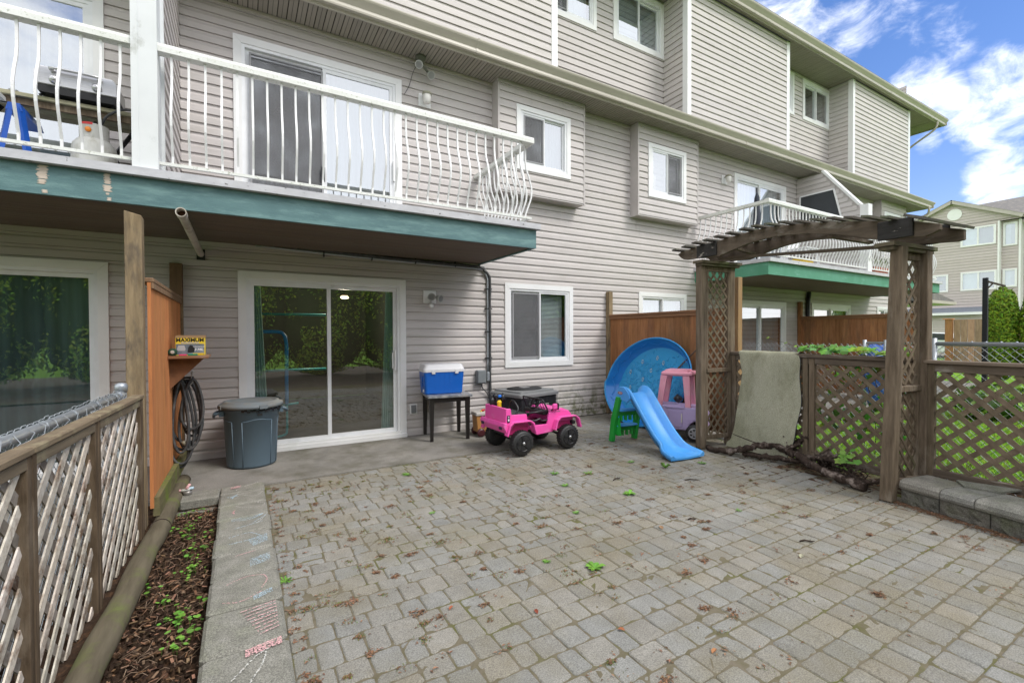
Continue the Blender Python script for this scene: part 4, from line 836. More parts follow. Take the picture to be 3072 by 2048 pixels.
def lantern(x,z,lab):
    t=thing('wall_lantern',lab,'wall lamp',(x,-.017,z),group='jar lanterns by the balcony doors'); MB().bbox((-.09,-.02,-.09),(.09,0,.09),.005).build('mounting_block',TRIM,t)
    m=MB(); m.lathe([(.03,.085),(.062,.07),(.066,.045),(.06,.04),(.02,.04)],16,(0,-.11,0)); m.bar((0,-.02,.05),(0,-.1,.06),.03,.02); m.build('lamp_cap',pm('lamp_bronze',(.33,.32,.24)),t)
    m=MB(); m.lathe([(.054,.04),(.056,.0),(.047,-.07),(.03,-.078)],16,(0,-.11,0)); m.build('lamp_shade',pm('frosted_glass',(.78,.76,.72),rough=.3),t)
lantern(2.26,4.71,'white jar lantern between the near balcony door and the box window'); lantern(8.99,4.72,'white jar lantern left of the far balcony door')
def flood(t,c,aim,mt):
    c,a=Vector(c),Vector(aim).normalized(); side=a.cross(Vector((0,0,1))).normalized(); up=side.cross(a)
    m=MB(); rings=[]
    for r,d in((.022,-.05),(.03,-.02),(.045,.01),(.055,.05),(.052,.052),(.046,.045)): rings.append([c+a*d+(side*math.cos(q)+up*math.sin(q))*r for q in [2*math.pi*k/16 for k in range(16)]])
    m.loft(rings,sm=True); m.build('lamp_head',mt,t)
    m=MB(); rings=[[c+a*.046+(side*math.cos(q)+up*math.sin(q))*r for q in [2*math.pi*k/16 for k in range(16)]] for r in(.044,.02,.002)]; m.loft(rings); m.build('lens',pm('lens_grey',(.42,.42,.40),rough=.2,bump=.5,bs=60),t)
t=thing('wall_floodlight','white twin floodlight with motion sensor right of the patio door','floodlight',(2.318,-.017,1.95)); MB().bbox((-.095,-.018,-.09),(.095,0,.09),.004).build('mounting_block',TRIM,t)
GRL=pm('lamp_greywhite',(.50,.50,.47)); m=MB(); m.lathe([(.035,-.02),(.03,-.05)],14,(.0,0,-.01),axis='Y'); m.bar((0,-.04,0),(-.01,-.10,.0),.02,.02); m.bar((0,-.04,0),(.07,-.09,-.0),.02,.02); m.bar((0,-.04,0),(.0,-.06,-.1),.02,.02); m.build('bracket',GRL,t)
flood(t,(-.015,-.12,-.005),(-.3,-1,-.15),GRL); flood(t,(.095,-.11,-.02),(.5,-1,-.3),GRL); MB().bbox((-.03,-.10,-.155),(.03,-.04,-.105),.01).build('sensor',TRIM,t)
t=thing('soffit_floodlight','twin floodlight hanging from the eaves above the balcony door','floodlight',(2.17,-.13,5.25)); GRN=pm('lamp_olive',(.16,.17,.13)); m=MB(); m.lathe([(.07,0),(.07,-.03),(.045,-.05),(.045,-.09),(.02,-.10)],16); m.bar((0,0,-.08),(-.05,-.05,-.14),.025,.025); m.bar((0,0,-.08),(.11,.02,-.17),.025,.025); m.build('bracket',GRN,t)
flood(t,(-.055,-.07,-.17),(-.2,-1,-.3),GRL); flood(t,(.13,.0,-.21),(.2,-.8,-.55),GRL)
m=MB(); m.tube(smooth_path([(-.05,.03,-.12),(-.09,.08,-.22),(-.13,.10,-.38),(-.20,.11,-.52)],4),.004,5); m.build('loose_cable',BLACK,t)
t=thing('dryer_vent','white square wall vent high beside the arbour post','vent',(8.35,-.017,2.55)); MB().bbox((-.1,-.05,-.1),(.1,0,.1),.01).build('vent_hood',TRIM,t); m=MB(); [m.bar((-.08,-.055,z),(.08,-.055,z),.012,.012) for z in(-.06,0,.06)]; m.build('louvre',TRIM,t)
# ------------------------------------------------------------ left balcony things
t=thing('balcony_table','weathered plank table behind the left balcony rail','table',(-1.6,-.78,ZD)); m=MB(); 
for k in range(4): m.bbox((-.9,-.20+.12*k,.655),(.78,-.09+.12*k,.69),.004,t=tv(.15))
m.build('table_top',pm('mossy_plank',(.36,.34,.24),(.25,.23,.15),sc=(1,8,8),ns=4,c3=(.2,.22,.11),dn=4,bump=.5),t)
MB().box((-.88,-.17,.60),(.76,-.14,.654)).build('apron',WPOST,t)
for sx in(-.3,.6): 
    m=MB(); m.bar((sx-.15,-.1,0),(sx+.15,.1,.65),.03,.03); m.build('leg',BLACKM,t); m=MB(); m.bar((sx+.15,-.09,0),(sx-.15,.11,.65),.03,.03); m.build('leg',BLACKM,t)
t=thing('gas_grill','small stainless tabletop gas grill on the balcony table','grill',(-1.19,-.86,ZD+.695)); m=MB(); m.prism([(-.27,.08),(.27,.08),(.27,.19),(.24,.235),(-.24,.235),(-.27,.19)],-.16,.14,'Y'); m.build('hood',SILV,t,bev=.01)
m=MB(); m.prism([(-.24,0.02),(.24,.02),(.27,.078),(-.27,.078)],-.155,.14,'Y'); m.build('fire_box',BLACKM,t)
m=MB(); m.tube(smooth_path([(-.14,-.16,.20),(-.14,-.20,.21),(.14,-.20,.21),(.14,-.16,.20)],4),.012,8); m.build('handle',SILV,t)
for sx in(-.14,.13): MB().lathe([(.035,-.16),(.035,-.17),(.028,-.175),(.026,-.20),(.005,-.202)],14,(sx,0,.13),axis='Y').build('knob',SILV,t)
for sx in(-.22,.22): MB().bar((sx,-.1,.02),(sx*1.1,-.12,0),.015,.02).build('foot',BLACKM,t)
t=thing('propane_tank','white propane cylinder with red collar standing on the left balcony','gas cylinder',(-1.09,-.98,ZD+.003)); MB().lathe([(.10,0),(.13,.01),(.15,.05),(.155,.1),(.155,.27),(.145,.33),(.11,.375),(.05,.395),(.01,.4)],28,sy=.97).build('cylinder_body',TANKW,t)
m=MB(); n=20; r=.10
v=[];f=[]
for k in range(n+1):
    a=R(-215)+R(250)*k/n; v+=[(r*math.cos(a),r*math.sin(a),.37),(r*math.cos(a),r*math.sin(a),.50),(r*.96*math.cos(a),r*.96*math.sin(a),.50),(r*.96*math.cos(a),r*.96*math.sin(a),.37)]
for k in range(n): 
    for j in range(4): f.append((4*k+j,4*k+(j+1)%4,4*k+4+(j+1)%4,4*k+4+j))
m.add(v,f); m.build('collar',TANKW,t); m=MB(); v=[];
for k in range(6):
    a=R(-130)+R(45)*k/5; v+=[((r+.001)*math.cos(a),(r+.001)*math.sin(a),.485),((r+.001)*math.cos(a),(r+.001)*math.sin(a),.505)]
m.add(v,[(2*k,2*k+2,2*k+3,2*k+1) for k in range(5)]); m.build('red_band',RED,t); MB().lathe([(.001,-.106),(.022,-.105),(.022,-.10),(.001,-.099)],14,(-.02,0,.44),axis='Y').build('warning_sticker',ORG,t)
m=MB(); m.tube(smooth_path([(0,0,.45),(.05,-.02,.52),(.10,-.05,.60),(.2,-.04,.68),(.3,0,.70)],5),.010,8); m.tube([(0,0,.39),(0,0,.47)],.018,8); m.build('gas_hose',HOSE,t)
t=thing('saw_horse','blue plastic folding saw horse on the left balcony','saw horse',(-1.56,-.95,ZD)); m=MB(); m.prism([(-.05,.50),(.05,.50),(.035,.56),(-.035,.56)],-.12,.35,'Y'); m.build('top_beam',plast('horse_blue',(.01,.10,.5)),t)
for sx in(-1,1): MB().bar((sx*.03,-.1,.52),(sx*.10,-.14,0.0),.045,.03).build('leg',plast('horse_blue',(.01,.10,.5)),t)
t=thing('storage_tote','grey blue storage tote behind the gas cylinder','tote',(-1.32,-.42,ZD)); MB().prism([(-.18,0),(.18,0),(.21,.33),(-.21,.33)],-.15,.15,'Y').build('tote_body',plast('tote_grey',(.20,.26,.28)),t); MB().bbox((-.225,-.17,.33),(.225,.17,.36),.008).build('lid',plast('tote_lid',(.17,.22,.24)),t)
t=thing('folding_stand','black metal folding stand at the left edge of the balcony','stand',(-1.92,-1.05,ZD)); m=MB(); m.bar((-.1,-.02,0),(.2,-.02,.62),.03,.03); m.bar((.2,.02,0),(-.1,.02,.62),.03,.03); m.bar((-.15,0,.30),(.25,0,.33),.02,.03); m.build('crossed_legs',BLACKM,t); MB().box((-.3,-.14,.60),(.28,.14,.63)).build('stand_top',RAILW,t)
t=thing('spray_cap','black and yellow nozzle lying on the balcony table','nozzle',(-1.78,-.93,ZD+.692)); MB().lathe([(.03,0),(.034,.03),(.02,.05)],12).build('nozzle_body',YEL,t); MB().ico((0,-.01,.06),.05,1,sc=(1.3,.6,.35)).build('nozzle_head',BLACK,t)
t=thing('small_dish','little metal dish lying on the balcony table','dish'); t.location=(-1.6,-.93,ZD+.692); MB().lathe([(.02,0),(.035,.012),(.03,.02)],12).build('dish_body',GALV,t)
# ------------------------------------------------------------ left privacy fence, post, lattice fence
t=thing('privacy_fence','orange stained cedar privacy screen between the near patios','fence')
m=MB(); y=-2.0; 
while y<-.11: m.box((-.60,y+.001,.12),(-.578,min(y+.138,-.11),1.80),0,tv(.1,.04)); y+=.14
m.build('board_panel',CEDAR,t)
m=MB(); m.bbox((-.65,-2.0,1.80),(-.56,-.11,1.835),.006); m.bbox((-.577,-2.0,1.755),(-.562,-.11,1.799),.003); m.build('cap_rail',wood('cap_wood',(.28,.18,.11),(.2,.12,.07),(.35,.3,.24)),t)
m=MB(); m.bbox((-.672,-.112,.0),(-.557,-.02,2.2),.005); m.build('wall_post',pm('dark_cedar',(.15,.085,.04),(.10,.06,.03),sc=(9,9,1),ns=3,bump=.4,c3=(.30,.22,.12),dn=2.5),t)
m=MB(); m.obox((-.555,-1.05,.115),(.02,0,0),(.01,.93,-.01),(0,0,.07)); m.build('bottom_timber',MOSSW,t)
t=thing('fence_post','tall weathered treated post with cracked top by the lattice fence','post',(-.662,-2.05,0)); m=MB(); rings=[]
for z,dx,dy in((0,0,0),(.6,.001,0),(1.2,-.001,.001),(1.8,.001,-.001),(2.28,0,0)): rings.append([(-.05+dx,-.048,z+(.015 if z>2 else 0)),(.05+dx,-.048,z-(.012 if z>2 else 0)),(.05+dx,.048,z-(.02 if z>2 else 0)),(-.05+dx,.048,z)])
m.loft(rings); m.build('post_body',TANP,t,bev=.006)
def lattice(m,P,u0,u1,z0,z1,sp,w,th,offs,slope=1.0,mi=0,amp=.12,back=1):
    """two layers of crossing strips on a plane; P(u,z,off)->point"""
    for layer,(s_,of) in enumerate(((1,offs),(-1,offs+th*1.05))):
        k=u0-(z1-z0)/slope-1 if s_>0 else u0
        lo=min(u0-s_*(z1-z0)/slope,u0); hi=max(u1,u1-s_*(z1-z0)/slope)
        n0=math.floor(lo/sp); n1=math.ceil(hi/sp)
        for i in range(n0,n1+1):
            a=i*sp+.013*layer # u at z0 ; line u=a+s*(z-z0)/slope
            t0,t1=0,z1-z0
            if s_>0: t0=max(t0,(u0-a)*slope); t1=min(t1,(u1-a)*slope)
            else: t0=max(t0,(a-u1)*slope); t1=min(t1,(a-u0)*slope)
            if t1-t0<.03: continue
            pa=(a+s_*t0/slope,z0+t0); pb=(a+s_*t1/slope,z0+t1)
            d=Vector((pb[0]-pa[0],pb[1]-pa[1])).normalized(); nx,nz=-d.y*w/2,d.x*w/2
            q=[(pa[0]+nx,pa[1]+nz),(pa[0]-nx,pa[1]-nz),(pb[0]-nx,pb[1]-nz),(pb[0]+nx,pb[1]+nz)]
            q=[(min(max(x,u0),u1),min(max(z,z0),z1)) for x,z in q]
            oo=of+random.uniform(-.001,.001)
            V=[P(x,z,oo) for x,z in q]+[P(x,z,oo+th) for x,z in q]
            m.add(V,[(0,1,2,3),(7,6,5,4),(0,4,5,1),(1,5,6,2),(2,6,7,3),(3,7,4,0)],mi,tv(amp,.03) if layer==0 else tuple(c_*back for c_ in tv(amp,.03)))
t=thing('lattice_fence','peeling grey lattice fence in the left foreground','lattice fence')
FX=-.625
def swing(t,px=-.625,py=-2.1,a=R(-2.2)):
    c,s_=math.cos(a),math.sin(a); t.rotation_euler[2]=a; t.location=(px-(px*c-py*s_),py-(px*s_+py*c),0)
swing(t)
for a,b in((-2.16,-3.06),(-3.15,-3.84),(-3.93,-5.6)):
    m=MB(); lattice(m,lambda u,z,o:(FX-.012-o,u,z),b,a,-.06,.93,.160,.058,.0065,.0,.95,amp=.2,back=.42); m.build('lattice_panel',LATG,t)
for y in(-2.13,-3.105,-3.885,-5.62):
    m=MB(); m.bbox((FX-.04,y-.04,-.12),(FX+.005,y-.002,.955),.003,t=(.7,.65,.6)); m.bbox((FX-.039,y+.003,-.12),(FX+.006,y+.04,.955),.003,t=(.8,.75,.7)); m.build('stile',WPOST,t)
m=MB()
for a,b in((-2.10,-3.10),(-3.105,-3.88),(-3.885,-5.65)): m.bbox((FX-.055,b,.955),(FX+.014,a,.985),.006,t=(1.25,1.2,1.1)); m.bbox((FX-.03,b,.905),(FX+.004,a,.953),.004,t=(1.05,1.05,1))
m.build('top_rail',pm('mossy_rail',(.19,.15,.105),(.11,.085,.06),sc=(8,1,8),ns=3,bump=.7,c3=(.25,.225,.15),dn=6,dth=(.5,.68)),t)
def chainlink(m,P,u0,u1,z0,z1,s=.057,r=.0019):
    n=int((u1-u0)/s)+1
    for i in range(-1,n+1):
        for sg in(1,-1):
            # straight diagonals, clipped
            a=u0+i*s
            for st in (0,):
                pass
    d=(z1-z0)
    i0=math.floor((u0-d)/s); i1=math.ceil((u1+d)/s)
    for i in range(i0,i1+1):
        for sg in(1,-1):
            a=i*s; t0,t1=0,d
            if sg>0: t0=max(0,u0-a); t1=min(d,u1-a)
            else: t0=max(0,a-u1); t1=min(d,a-u0)
            if t1-t0<.02: continue
            pa=P(a+sg*t0,z0+t0,.002*sg); pb=P(a+sg*t1,z0+t1,.002*sg); m.tube([pa,pb],r,3,caps=False)
t=thing('chain_link_fence','galvanised chain link fence behind the left lattice, with a thick top pipe','chain link fence'); swing(t)
m=MB(); m.tube([(-.715,-2.25,1.00),(-.71,-4.0,1.005),(-.70,-6.2,1.01)],.0215,12); m.build('top_pipe',GALV,t)
m=MB(); m.tube([(-.72,-2.19,0),(-.72,-2.19,1.04)],.030,14); m.build('post',GALV,t); m=MB(); m.lathe([(.036,1.02),(.037,1.06),(.03,1.075),(.01,1.082)],14,(-.72,-2.19,0)); m.build('post_cap',GALV,t)
m=MB(); m.tube([(-.715,-2.22,1.0),(-.715,-2.33,1.0)],.028,12); m.build('pipe_cup',GALV,t)
m=MB(); chainlink(m,lambda u,z,o:(-.735+o,u,z),-5.6,-2.2,.05,1.02); 
for k in range(50):
    y=-2.3-.057*k; z=1.02+random.uniform(-.004,.006); m.tube([(-.735,y,z-.03),(-.725,y+.012,z+.012),(-.715,y+.02,z+.016),(-.72,y+.034,z+.004)],.0022,4)
for y in(-2.42,-2.80,-3.15,-3.5,-3.85):
    P=[(-.715+.026*math.cos(a),y+.012*math.sin(a*.5),1.0+.026*math.sin(a)) for a in [k*.7 for k in range(11)]]; m.tube(P,.003,4)
m.build('wire_mesh',WIREM,t)
m=MB(); P=[]
for k in range(150):
    y=-2.3-.022*k; P.append((-.70+.03*math.sin(k*1.1)+random.uniform(-.006,.006),y,.995+.028*math.cos(k*1.1)+random.uniform(-.006,.01)))
m.tube(P,.0017,4); m.build('tie_wire',WIREM,t)
t=thing('landscape_log','round weathered timber log edging the soil bed','log'); m=MB(); P=[];rs=[]
for k in range(24):
    f=k/23; P.append((-.505-.11*f+.004*math.sin(k*1.3),-.82-4.8*f,-.005+.006*math.sin(k*.9))); rs.append(.062+.003*math.sin(k*2.1))
m.tube(P,rs,18); m.build('log_body',LOG,t)
m=MB(); q=P[6]; m.tube([(q[0],q[1]+.003,q[2]),(q[0],q[1]-.003,q[2])],.0665,18); m.build('joint_ring',BARK,t)
# ------------------------------------------------------------ shelf, box, hose
t=thing('wall_shelf','small brown wooden shelf on a triangular bracket on the privacy screen','shelf',(-.578,-.95,0)); m=MB(); m.bbox((-.0,-.22,1.195),(.31,.16,1.222),.004); m.build('shelf_board',pm('shelf_wood',(.25,.12,.055),(.18,.08,.04),sc=(1,5,8),ns=4,c3=(.35,.28,.22),dn=5),t)
m=MB(); m.prism([(0,1.194),(.25,1.194),(.0,.93)],.08,.10,'Y'); m.build('bracket',BROWNP,t); m=MB(); m.prism([(0,1.194),(.27,1.194),(.0,.91)],-.10,-.075,'Y'); m.build('bracket',pm('shelf_wood2',(.22,.10,.045),(.14,.065,.03),sc=(3,3,3),ns=4),t)
t=thing('glove_box','yellow and black cardboard box of work gloves on the shelf','box',(-.415,-1.03,1.222)); m=MB(); m.bbox((-.113,-.06,0),(.113,.08,.165),.003); m.build('carton',CARD,t)
m=MB(); m.obox((0,.01,.175),(.118,0,0),(0,.07,.012),(0,-.001,.0015)); m.build('open_flap',CARDI,t)
m=MB(); m.box((-.108,-.0615,.012),(.108,-.0602,.108)); m.box((-.108,-.0617,.01),(.108,-.0603,.016)); m.build('printed_panel',pm('print_grey',(.10,.12,.14),(.2,.23,.26),ns=14,bump=0),t)
m=MB(); m.prism([(-.10,.060),(-.09,.095),(-.045,.095),(-.035,.060),(-.04,.045),(-.095,.045)],-.0632,-.0618,'Y'); m.build('printed_truck',pm('print_silver',(.42,.42,.42)),t)
m=MB(); m.prism([(-.02,.03),(-.015,.075),(.0,.098),(.02,.09),(.035,.06),(.03,.03)],-.0634,-.0618,'Y'); m.build('printed_glove',BLACK,t)
MB().box((.02,-.0618,.010),(.105,-.0606,.022)).build('yellow_strip',YEL,t)
DK=pm('ink_black',(.015,.013,.01),bump=0); WT=pm('ink_white',(.8,.8,.8),bump=0)
text_mesh('MAXIMUM',.046,DK,t,(0,-.0618,.143),bold=.0016); text_mesh('ULTRA RESISTANTS',.0105,WT,t,(.066,-.0630,.082),bold=.0003,shear=.2); text_mesh('3 MIL',.030,WT,t,(.066,-.0630,.054),bold=.001,shear=.2)
text_mesh('ENTREPRENEUR',.019,CHW,t,(0,-.0618,.117),bold=.0006)
t=thing('tape_roll','dark green tape roll lying on the shelf','tape',(-.545,-1.12,1.257)); m=MB(); n=20
for r0,r1,mt in((.016,.035,0),): m.lathe([(r0,-.02),(r1,-.02),(r1,.02),(r0,.02)],n,axis='Y')
m.build('tape_body',pm('tape_green',(.02,.06,.03)),t); MB().lathe([(.009,-.022),(.016,-.022),(.016,.022),(.009,.022)],14,axis='Y').build('core',pm('tape_core',(.5,.45,.4)),t)
m=MB(); m.bbox((0,0,0),(.06,.03,.012),.003); o=m.build('chalk_packet',pm('packet_pink',(.75,.05,.15))); o.location=(-.50,-1.13,1.223); tag(o,'small pink and red packet on the shelf in front of the box','packet')
m=MB(); m.bbox((0,0,0),(.075,.03,.016),.004); o=m.build('green_tool',pm('tool_green',(.03,.22,.12))); o.location=(-.43,-1.14,1.223); tag(o,'green plastic tool handle on the shelf in front of the box','tool')
t=thing('garden_hose','coiled black rubber hose hanging under the shelf','hose',(-.47,-.85,0))
m=MB()
def loop(cx,cy,w,zt,zb,ph,tilt=0,n=40):
    P=[]
    for k in range(n):
        a=2*math.pi*k/n; x=cx+w*math.sin(a)*(1-.35*math.cos(a)); z=(zt+zb)/2+(zt-zb)/2*math.cos(a); P.append((x+tilt*(z-.6),cy+.012*math.sin(a*2+ph),z))
    return P
for cx,cy,w,zt,zb,tl in((-.045,0,.095,.98,.17,0),(-.03,.03,.10,.97,.30,.02),(-.045,-.03,.06,.96,.28,0),(.03,.01,.085,.99,.30,.05),(.045,-.02,.085,.98,.50,.03),(-.06,.02,.07,.96,.13,-.02),(.0,.045,.12,.97,.36,.0),(.035,.05,.07,.97,.42,-.03)):
    m.tube(loop(cx,cy,w,zt,zb,random.random()*6,tl),.0125,8,closed=True)
m.build('hose_coil',HOSE,t); m=MB(); m.tube([(-.03,-.02,.39),(-.018,-.02,.355)],.017,10); m.build('brass_coupling',pm('dull_brass',(.3,.27,.2),metal=.5),t)
m=MB(); m.tube(smooth_path([(.05,0,1.06),(.04,-.01,.98),(.025,-.01,.93),(.05,-.01,.95),(.055,0,1.0)],4),.006,5); m.build('hanging_cord',pm('cord_grey',(.4,.38,.35)),t); m=MB(); m.bar((-.10,0,1.0),(.06,0,1.0),.02,.02); m.build('hook',BLACKM,t)
# chalk tin
t=thing('chalk_tin','short tin lid holding chalk sticks on the step block','tin',(-.425,-1.375,.011)); MB().lathe([(.030,0),(.033,.003),(.033,.036),(.031,.036),(.030,.004)],20).build('tin_body',pm('tin_grey',(.30,.28,.26),metal=.5,rough=.4),t)
for p,q,mt in(((-.045,-.01,.043),(.02,-.005,.045),CHW),((-.02,.012,.044),(.045,.018,.048),CHB),((-.01,-.012,.052),(.018,.008,.088),CHP),((-.045,-.004,.042),(-.06,.0,.043),CHP)): MB().tube([p,q],.0115,10).build('chalk_stick',mt,t)
# ------------------------------------------------------------ trash bin
t=thing('trash_bin','large grey blue round trash bin with lid beside the patio door','trash bin',(.085,-.50,0))
m=MB(); m.lathe([(.215,0),(.235,.012),(.240,.03),(.268,.60),(.283,.605),(.283,.64),(.262,.64),(.25,.55)],48)
m.build('bin_body',BING,t)
m=MB()
for a in range(0,360,90):
    for d in(-33,33):
        A=R(a+d+12); m.tube([(.240*math.cos(A),.240*math.sin(A),.02),(.2625*math.cos(A),.2625*math.sin(A),.50)],.0045,8)
    P=[]
    for d in range(-33,34,3):
        A=R(a+d+12); P.append((.2625*math.cos(A),.2625*math.sin(A),.50+.022*math.cos(R(d*2.7))**2)) 
    m.tube(P,.0045,8)
m.build('rib',BING,t)
m=MB(); m.lathe([(.295,.635),(.312,.640),(.314,.665),(.300,.678),(.275,.682),(.268,.70),(.235,.704),(.228,.694),(.19,.696),(.15,.706),(.14,.702),(.002,.704)],48); 
for a in(20,110,200,290): A=R(a); m.obox((.30*math.cos(A),.30*math.sin(A),.655),(.02*math.cos(A),.02*math.sin(A),0),(-.04*math.sin(A),.04*math.cos(A),0),(0,0,.018))
m.build('lid',pm('lid_grey',(.15,.18,.20),(.18,.19,.19),ns=4,rough=.6,bump=.1,c3=(.20,.18,.15),dn=4,dth=(.45,.7)),t)
for a in(185,5):
    A=R(a); c=Vector((.29*math.cos(A),.29*math.sin(A),0)); e=Vector((-math.sin(A),math.cos(A),0)); o_=Vector((math.cos(A),math.sin(A),0)); m=MB()
    m.tube(smooth_path([c+e*.07+Vector((0,0,.60)),c+o_*.05+e*.055+Vector((0,0,.58)),c+o_*.06+Vector((0,0,.55)),c+o_*.05-e*.055+Vector((0,0,.58)),c-e*.07+Vector((0,0,.60))],5),.013,8); m.obox(c-o_*.005+Vector((0,0,.585)),o_*.02,e*.075,Vector((0,0,.03))); m.build('handle',BING,t)
m=MB()
for k in range(26):
    A=R(-110+k*5.5); z=.628+.008*math.sin(k*2.1); m.add([(.286*math.cos(A),.286*math.sin(A),z),(.288*math.cos(A+.1),.288*math.sin(A+.1),z-.002),(.29*math.cos(A+.1),.29*math.sin(A+.1),z-.020-.012*random.random()),(.289*math.cos(A),.289*math.sin(A),z-.018-.01*random.random())],[(0,1,2,3)])
m.build('bin_liner',pm('liner_black',(.02,.02,.022),rough=.25),t); A=R(-75); m=MB(); m.obox((.282*math.cos(A),.282*math.sin(A),.575),(-.022*math.sin(A),.022*math.cos(A),0),(.004*math.cos(A),.004*math.sin(A),0),(0,0,.012)); m.build('name_plate',BLACK,t)
# ------------------------------------------------------------ side table and cooler
t=thing('side_table','small table with grey marble top and black legs under the cooler','table',(2.43,-.335,0),-9.5); m=MB(); m.bbox((-.30,-.30,.575),(.30,.30,.61),.005); m.build('table_top',MARB,t)
m=MB(); 
for a,b,c,d in((-.24,-.255,.24,-.235),(-.24,.235,.24,.255),(-.255,-.24,-.235,.24),(.235,-.24,.255,.24)): m.box((a,b,.515),(c,d,.574))
m.build('apron',ESP,t)
for sx in(-1,1):
    for sy in(-1,1):
        m=MB(); m.loft([[(sx*.245+a*.020,sy*.245+b*.020,0) for a,b in((-1,-1),(1,-1),(1,1),(-1,1))],[(sx*.243+a*.03,sy*.243+b*.03,.573) for a,b in((-1,-1),(1,-1),(1,1),(-1,1))]]); m.build('leg',ESP,t)
t=thing('cooler_box','blue picnic cooler with white lid on the small table','cooler',(2.37,-.33,.61),-7)
def rrect(w,d,r,z,n=5):
    P=[]
    for cx,cy,a0 in((w-r,d-r,0),(-w+r,d-r,90),(-w+r,-d+r,180),(w-r,-d+r,270)):
        for k in range(n): a=R(a0+90*k/(n-1)); P.append((cx+r*math.cos(a),cy+r*math.sin(a),z))
    return P
m=MB(); m.loft([rrect(.245,.14,.03,0),rrect(.258,.155,.035,.015),rrect(.278,.172,.04,.30)],sm=False); 
for k in range(7):
    x=-.20+.067*k; m.bar((x,-.154,.03),(x,-.1715,.29),.004,.004)
m.build('cooler_body',CBLUE,t,bev=.0)
m=MB(); m.loft([rrect(.286,.180,.042,.30),rrect(.286,.180,.042,.335),rrect(.280,.174,.042,.345),rrect(.262,.155,.045,.395),rrect(.25,.145,.045,.405),rrect(.20,.10,.04,.405)],sm=False); m.build('lid',CWHITE,t)
for sx in(-.155,.165): MB().bbox((sx-.024,-.192,.275),(sx+.024,-.180,.322),.006).build('latch',CWHITE,t)
for sx in(-1,1): 
    m=MB(); m.bbox((sx*.262,-.07,.17),(sx*.283,.07,.24),.008); m.bbox((sx*.27,-.05,.10),(sx*.278,.05,.165),.003); m.build('handle',CBLUE,t)
m=MB(); m.lathe([(.02,-.275),(.02,-.262),(.012,-.262)],12,(0,-.09,.05),axis='X'); m.build('drain_plug',CWHITE,t)
# ------------------------------------------------------------ cooling unit
t=thing('cooling_unit','dark grey air conditioner condenser with louvred sides against the wall','air conditioner',(3.56,-.58,0),13); m=MB(); 
m.bbox((-.36,-.30,.0),(.36,.30,.54),.01); m.build('case',pm('case_grey',(.055,.058,.062),bump=.05),t)
m=MB(); z=.04
while z<.53: m.box((-.375,-.315,z),(.375,-.302,z+.004)); m.box((-.375,.302,z),(.375,.315,z+.004)); m.box((-.375,-.302,z),(-.362,.302,z+.004)); m.box((.362,-.302,z),(.375,.302,z+.004)); z+=.016
for k in range(25): x=-.36+.03*k; m.box((x,-.319,.03),(x+.005,-.3155,.54))
for k in range(21): y_=-.30+.03*k; m.box((-.379,y_,.03),(-.3755,y_+.005,.54))
m.build('grille',pm('grille_grey',(.05,.052,.056),bump=0,rough=.5),t)
m=MB(); m.loft([rrect(.40,.34,.05,.54),rrect(.40,.34,.05,.575),rrect(.385,.325,.05,.59),rrect(.35,.29,.04,.595),rrect(.345,.285,.04,.615),rrect(.30,.24,.03,.62)]); m.build('top_cover',pm('cover_grey',(.20,.205,.205),rough=.5,bump=.1),t)
m=MB(); m.lathe([(.235,.618),(.24,.628),(.001,.635)],40,sx=1.18,sy=.95); m.build('fan_guard',pm('guard_black',(.03,.03,.032),bump=.5,bs=200),t); m=MB(); m.loft([rrect(.075,.05,.02,.634),rrect(.075,.05,.02,.642)]); m.build('badge',SILV,t)
m=MB(); m.box((.03,-.328,.375),(.17,-.320,.425)); m.build('name_plate',pm('plate_silver',(.55,.52,.45)),t); m=MB(); m.box((.036,-.3295,.382),(.164,-.3282,.418)); m.build('plate_ground',BLACK,t); text_mesh('Kenmore',.030,pm('ink_cream',(.6,.57,.48)),t,(.10,-.3302,.40),bold=.0005)
# ------------------------------------------------------------ pink ride-on jeep
t=thing('toy_jeep','pink electric ride-on toy jeep with black wheels parked in front of the cooling unit','toy car',(3.165,-1.42,0),1)
def jprof(pts,y0,y1,mb,mi=0): mb.prism(pts,y0,y1,'Y',mi)
m=MB()
side=[(-.575,.33),(-.565,.548),(-.50,.545),(-.49,.47),(-.28,.463),(-.265,.35),(-.23,.315),(.02,.315),(.045,.45),(.12,.455),(.155,.49),(.30,.465),(.385,.42),(.40,.375),(.40,.33),(.18,.33),(.12,.24),(.10,.215),(-.13,.20),(-.19,.235),(-.27,.345),(-.44,.355),(-.50,.30),(-.53,.285)]
side=[(x+.02,z) for x,z in side]
for ya,yb in((-.255,-.225),(.225,.255)): m.prism(side,ya,yb,'Y')
m.build('side_panel',PINK,t,bev=.006)
m=MB(); m.prism([(.09,.40),(.14,.49),(.30,.485),(.40,.445),(.42,.40),(.42,.34),(.35,.33),(.12,.33)],-.224,.224,'Y'); m.prism([(-.554,.33),(-.545,.548),(-.515,.548),(-.51,.33)],-.224,.224,'Y'); m.box((-.51,-.224,.27),(.12,.224,.30)); m.prism([(-.509,.30),(-.509,.42),(-.46,.42),(-.44,.30)],-.224,.224,'Y'); m.build('tub',PINK,t,bev=.006)
m=MB(); 
for cx in(-.365,.315):
    arc=[]; 
    for k,(dx,dz) in enumerate(((-.19,.235),(-.155,.35),(-.11,.385),(.11,.385),(.155,.35),(.19,.235))): arc.append((cx+dx,dz))
    outer=[(x+(x-cx)*.10,z+.014) for x,z in arc]
    for s_ in(-1,1): m.prism(outer+arc[::-1],s_*.256,s_*.33,'Y')
m.build('fender',PINK,t,bev=.005)
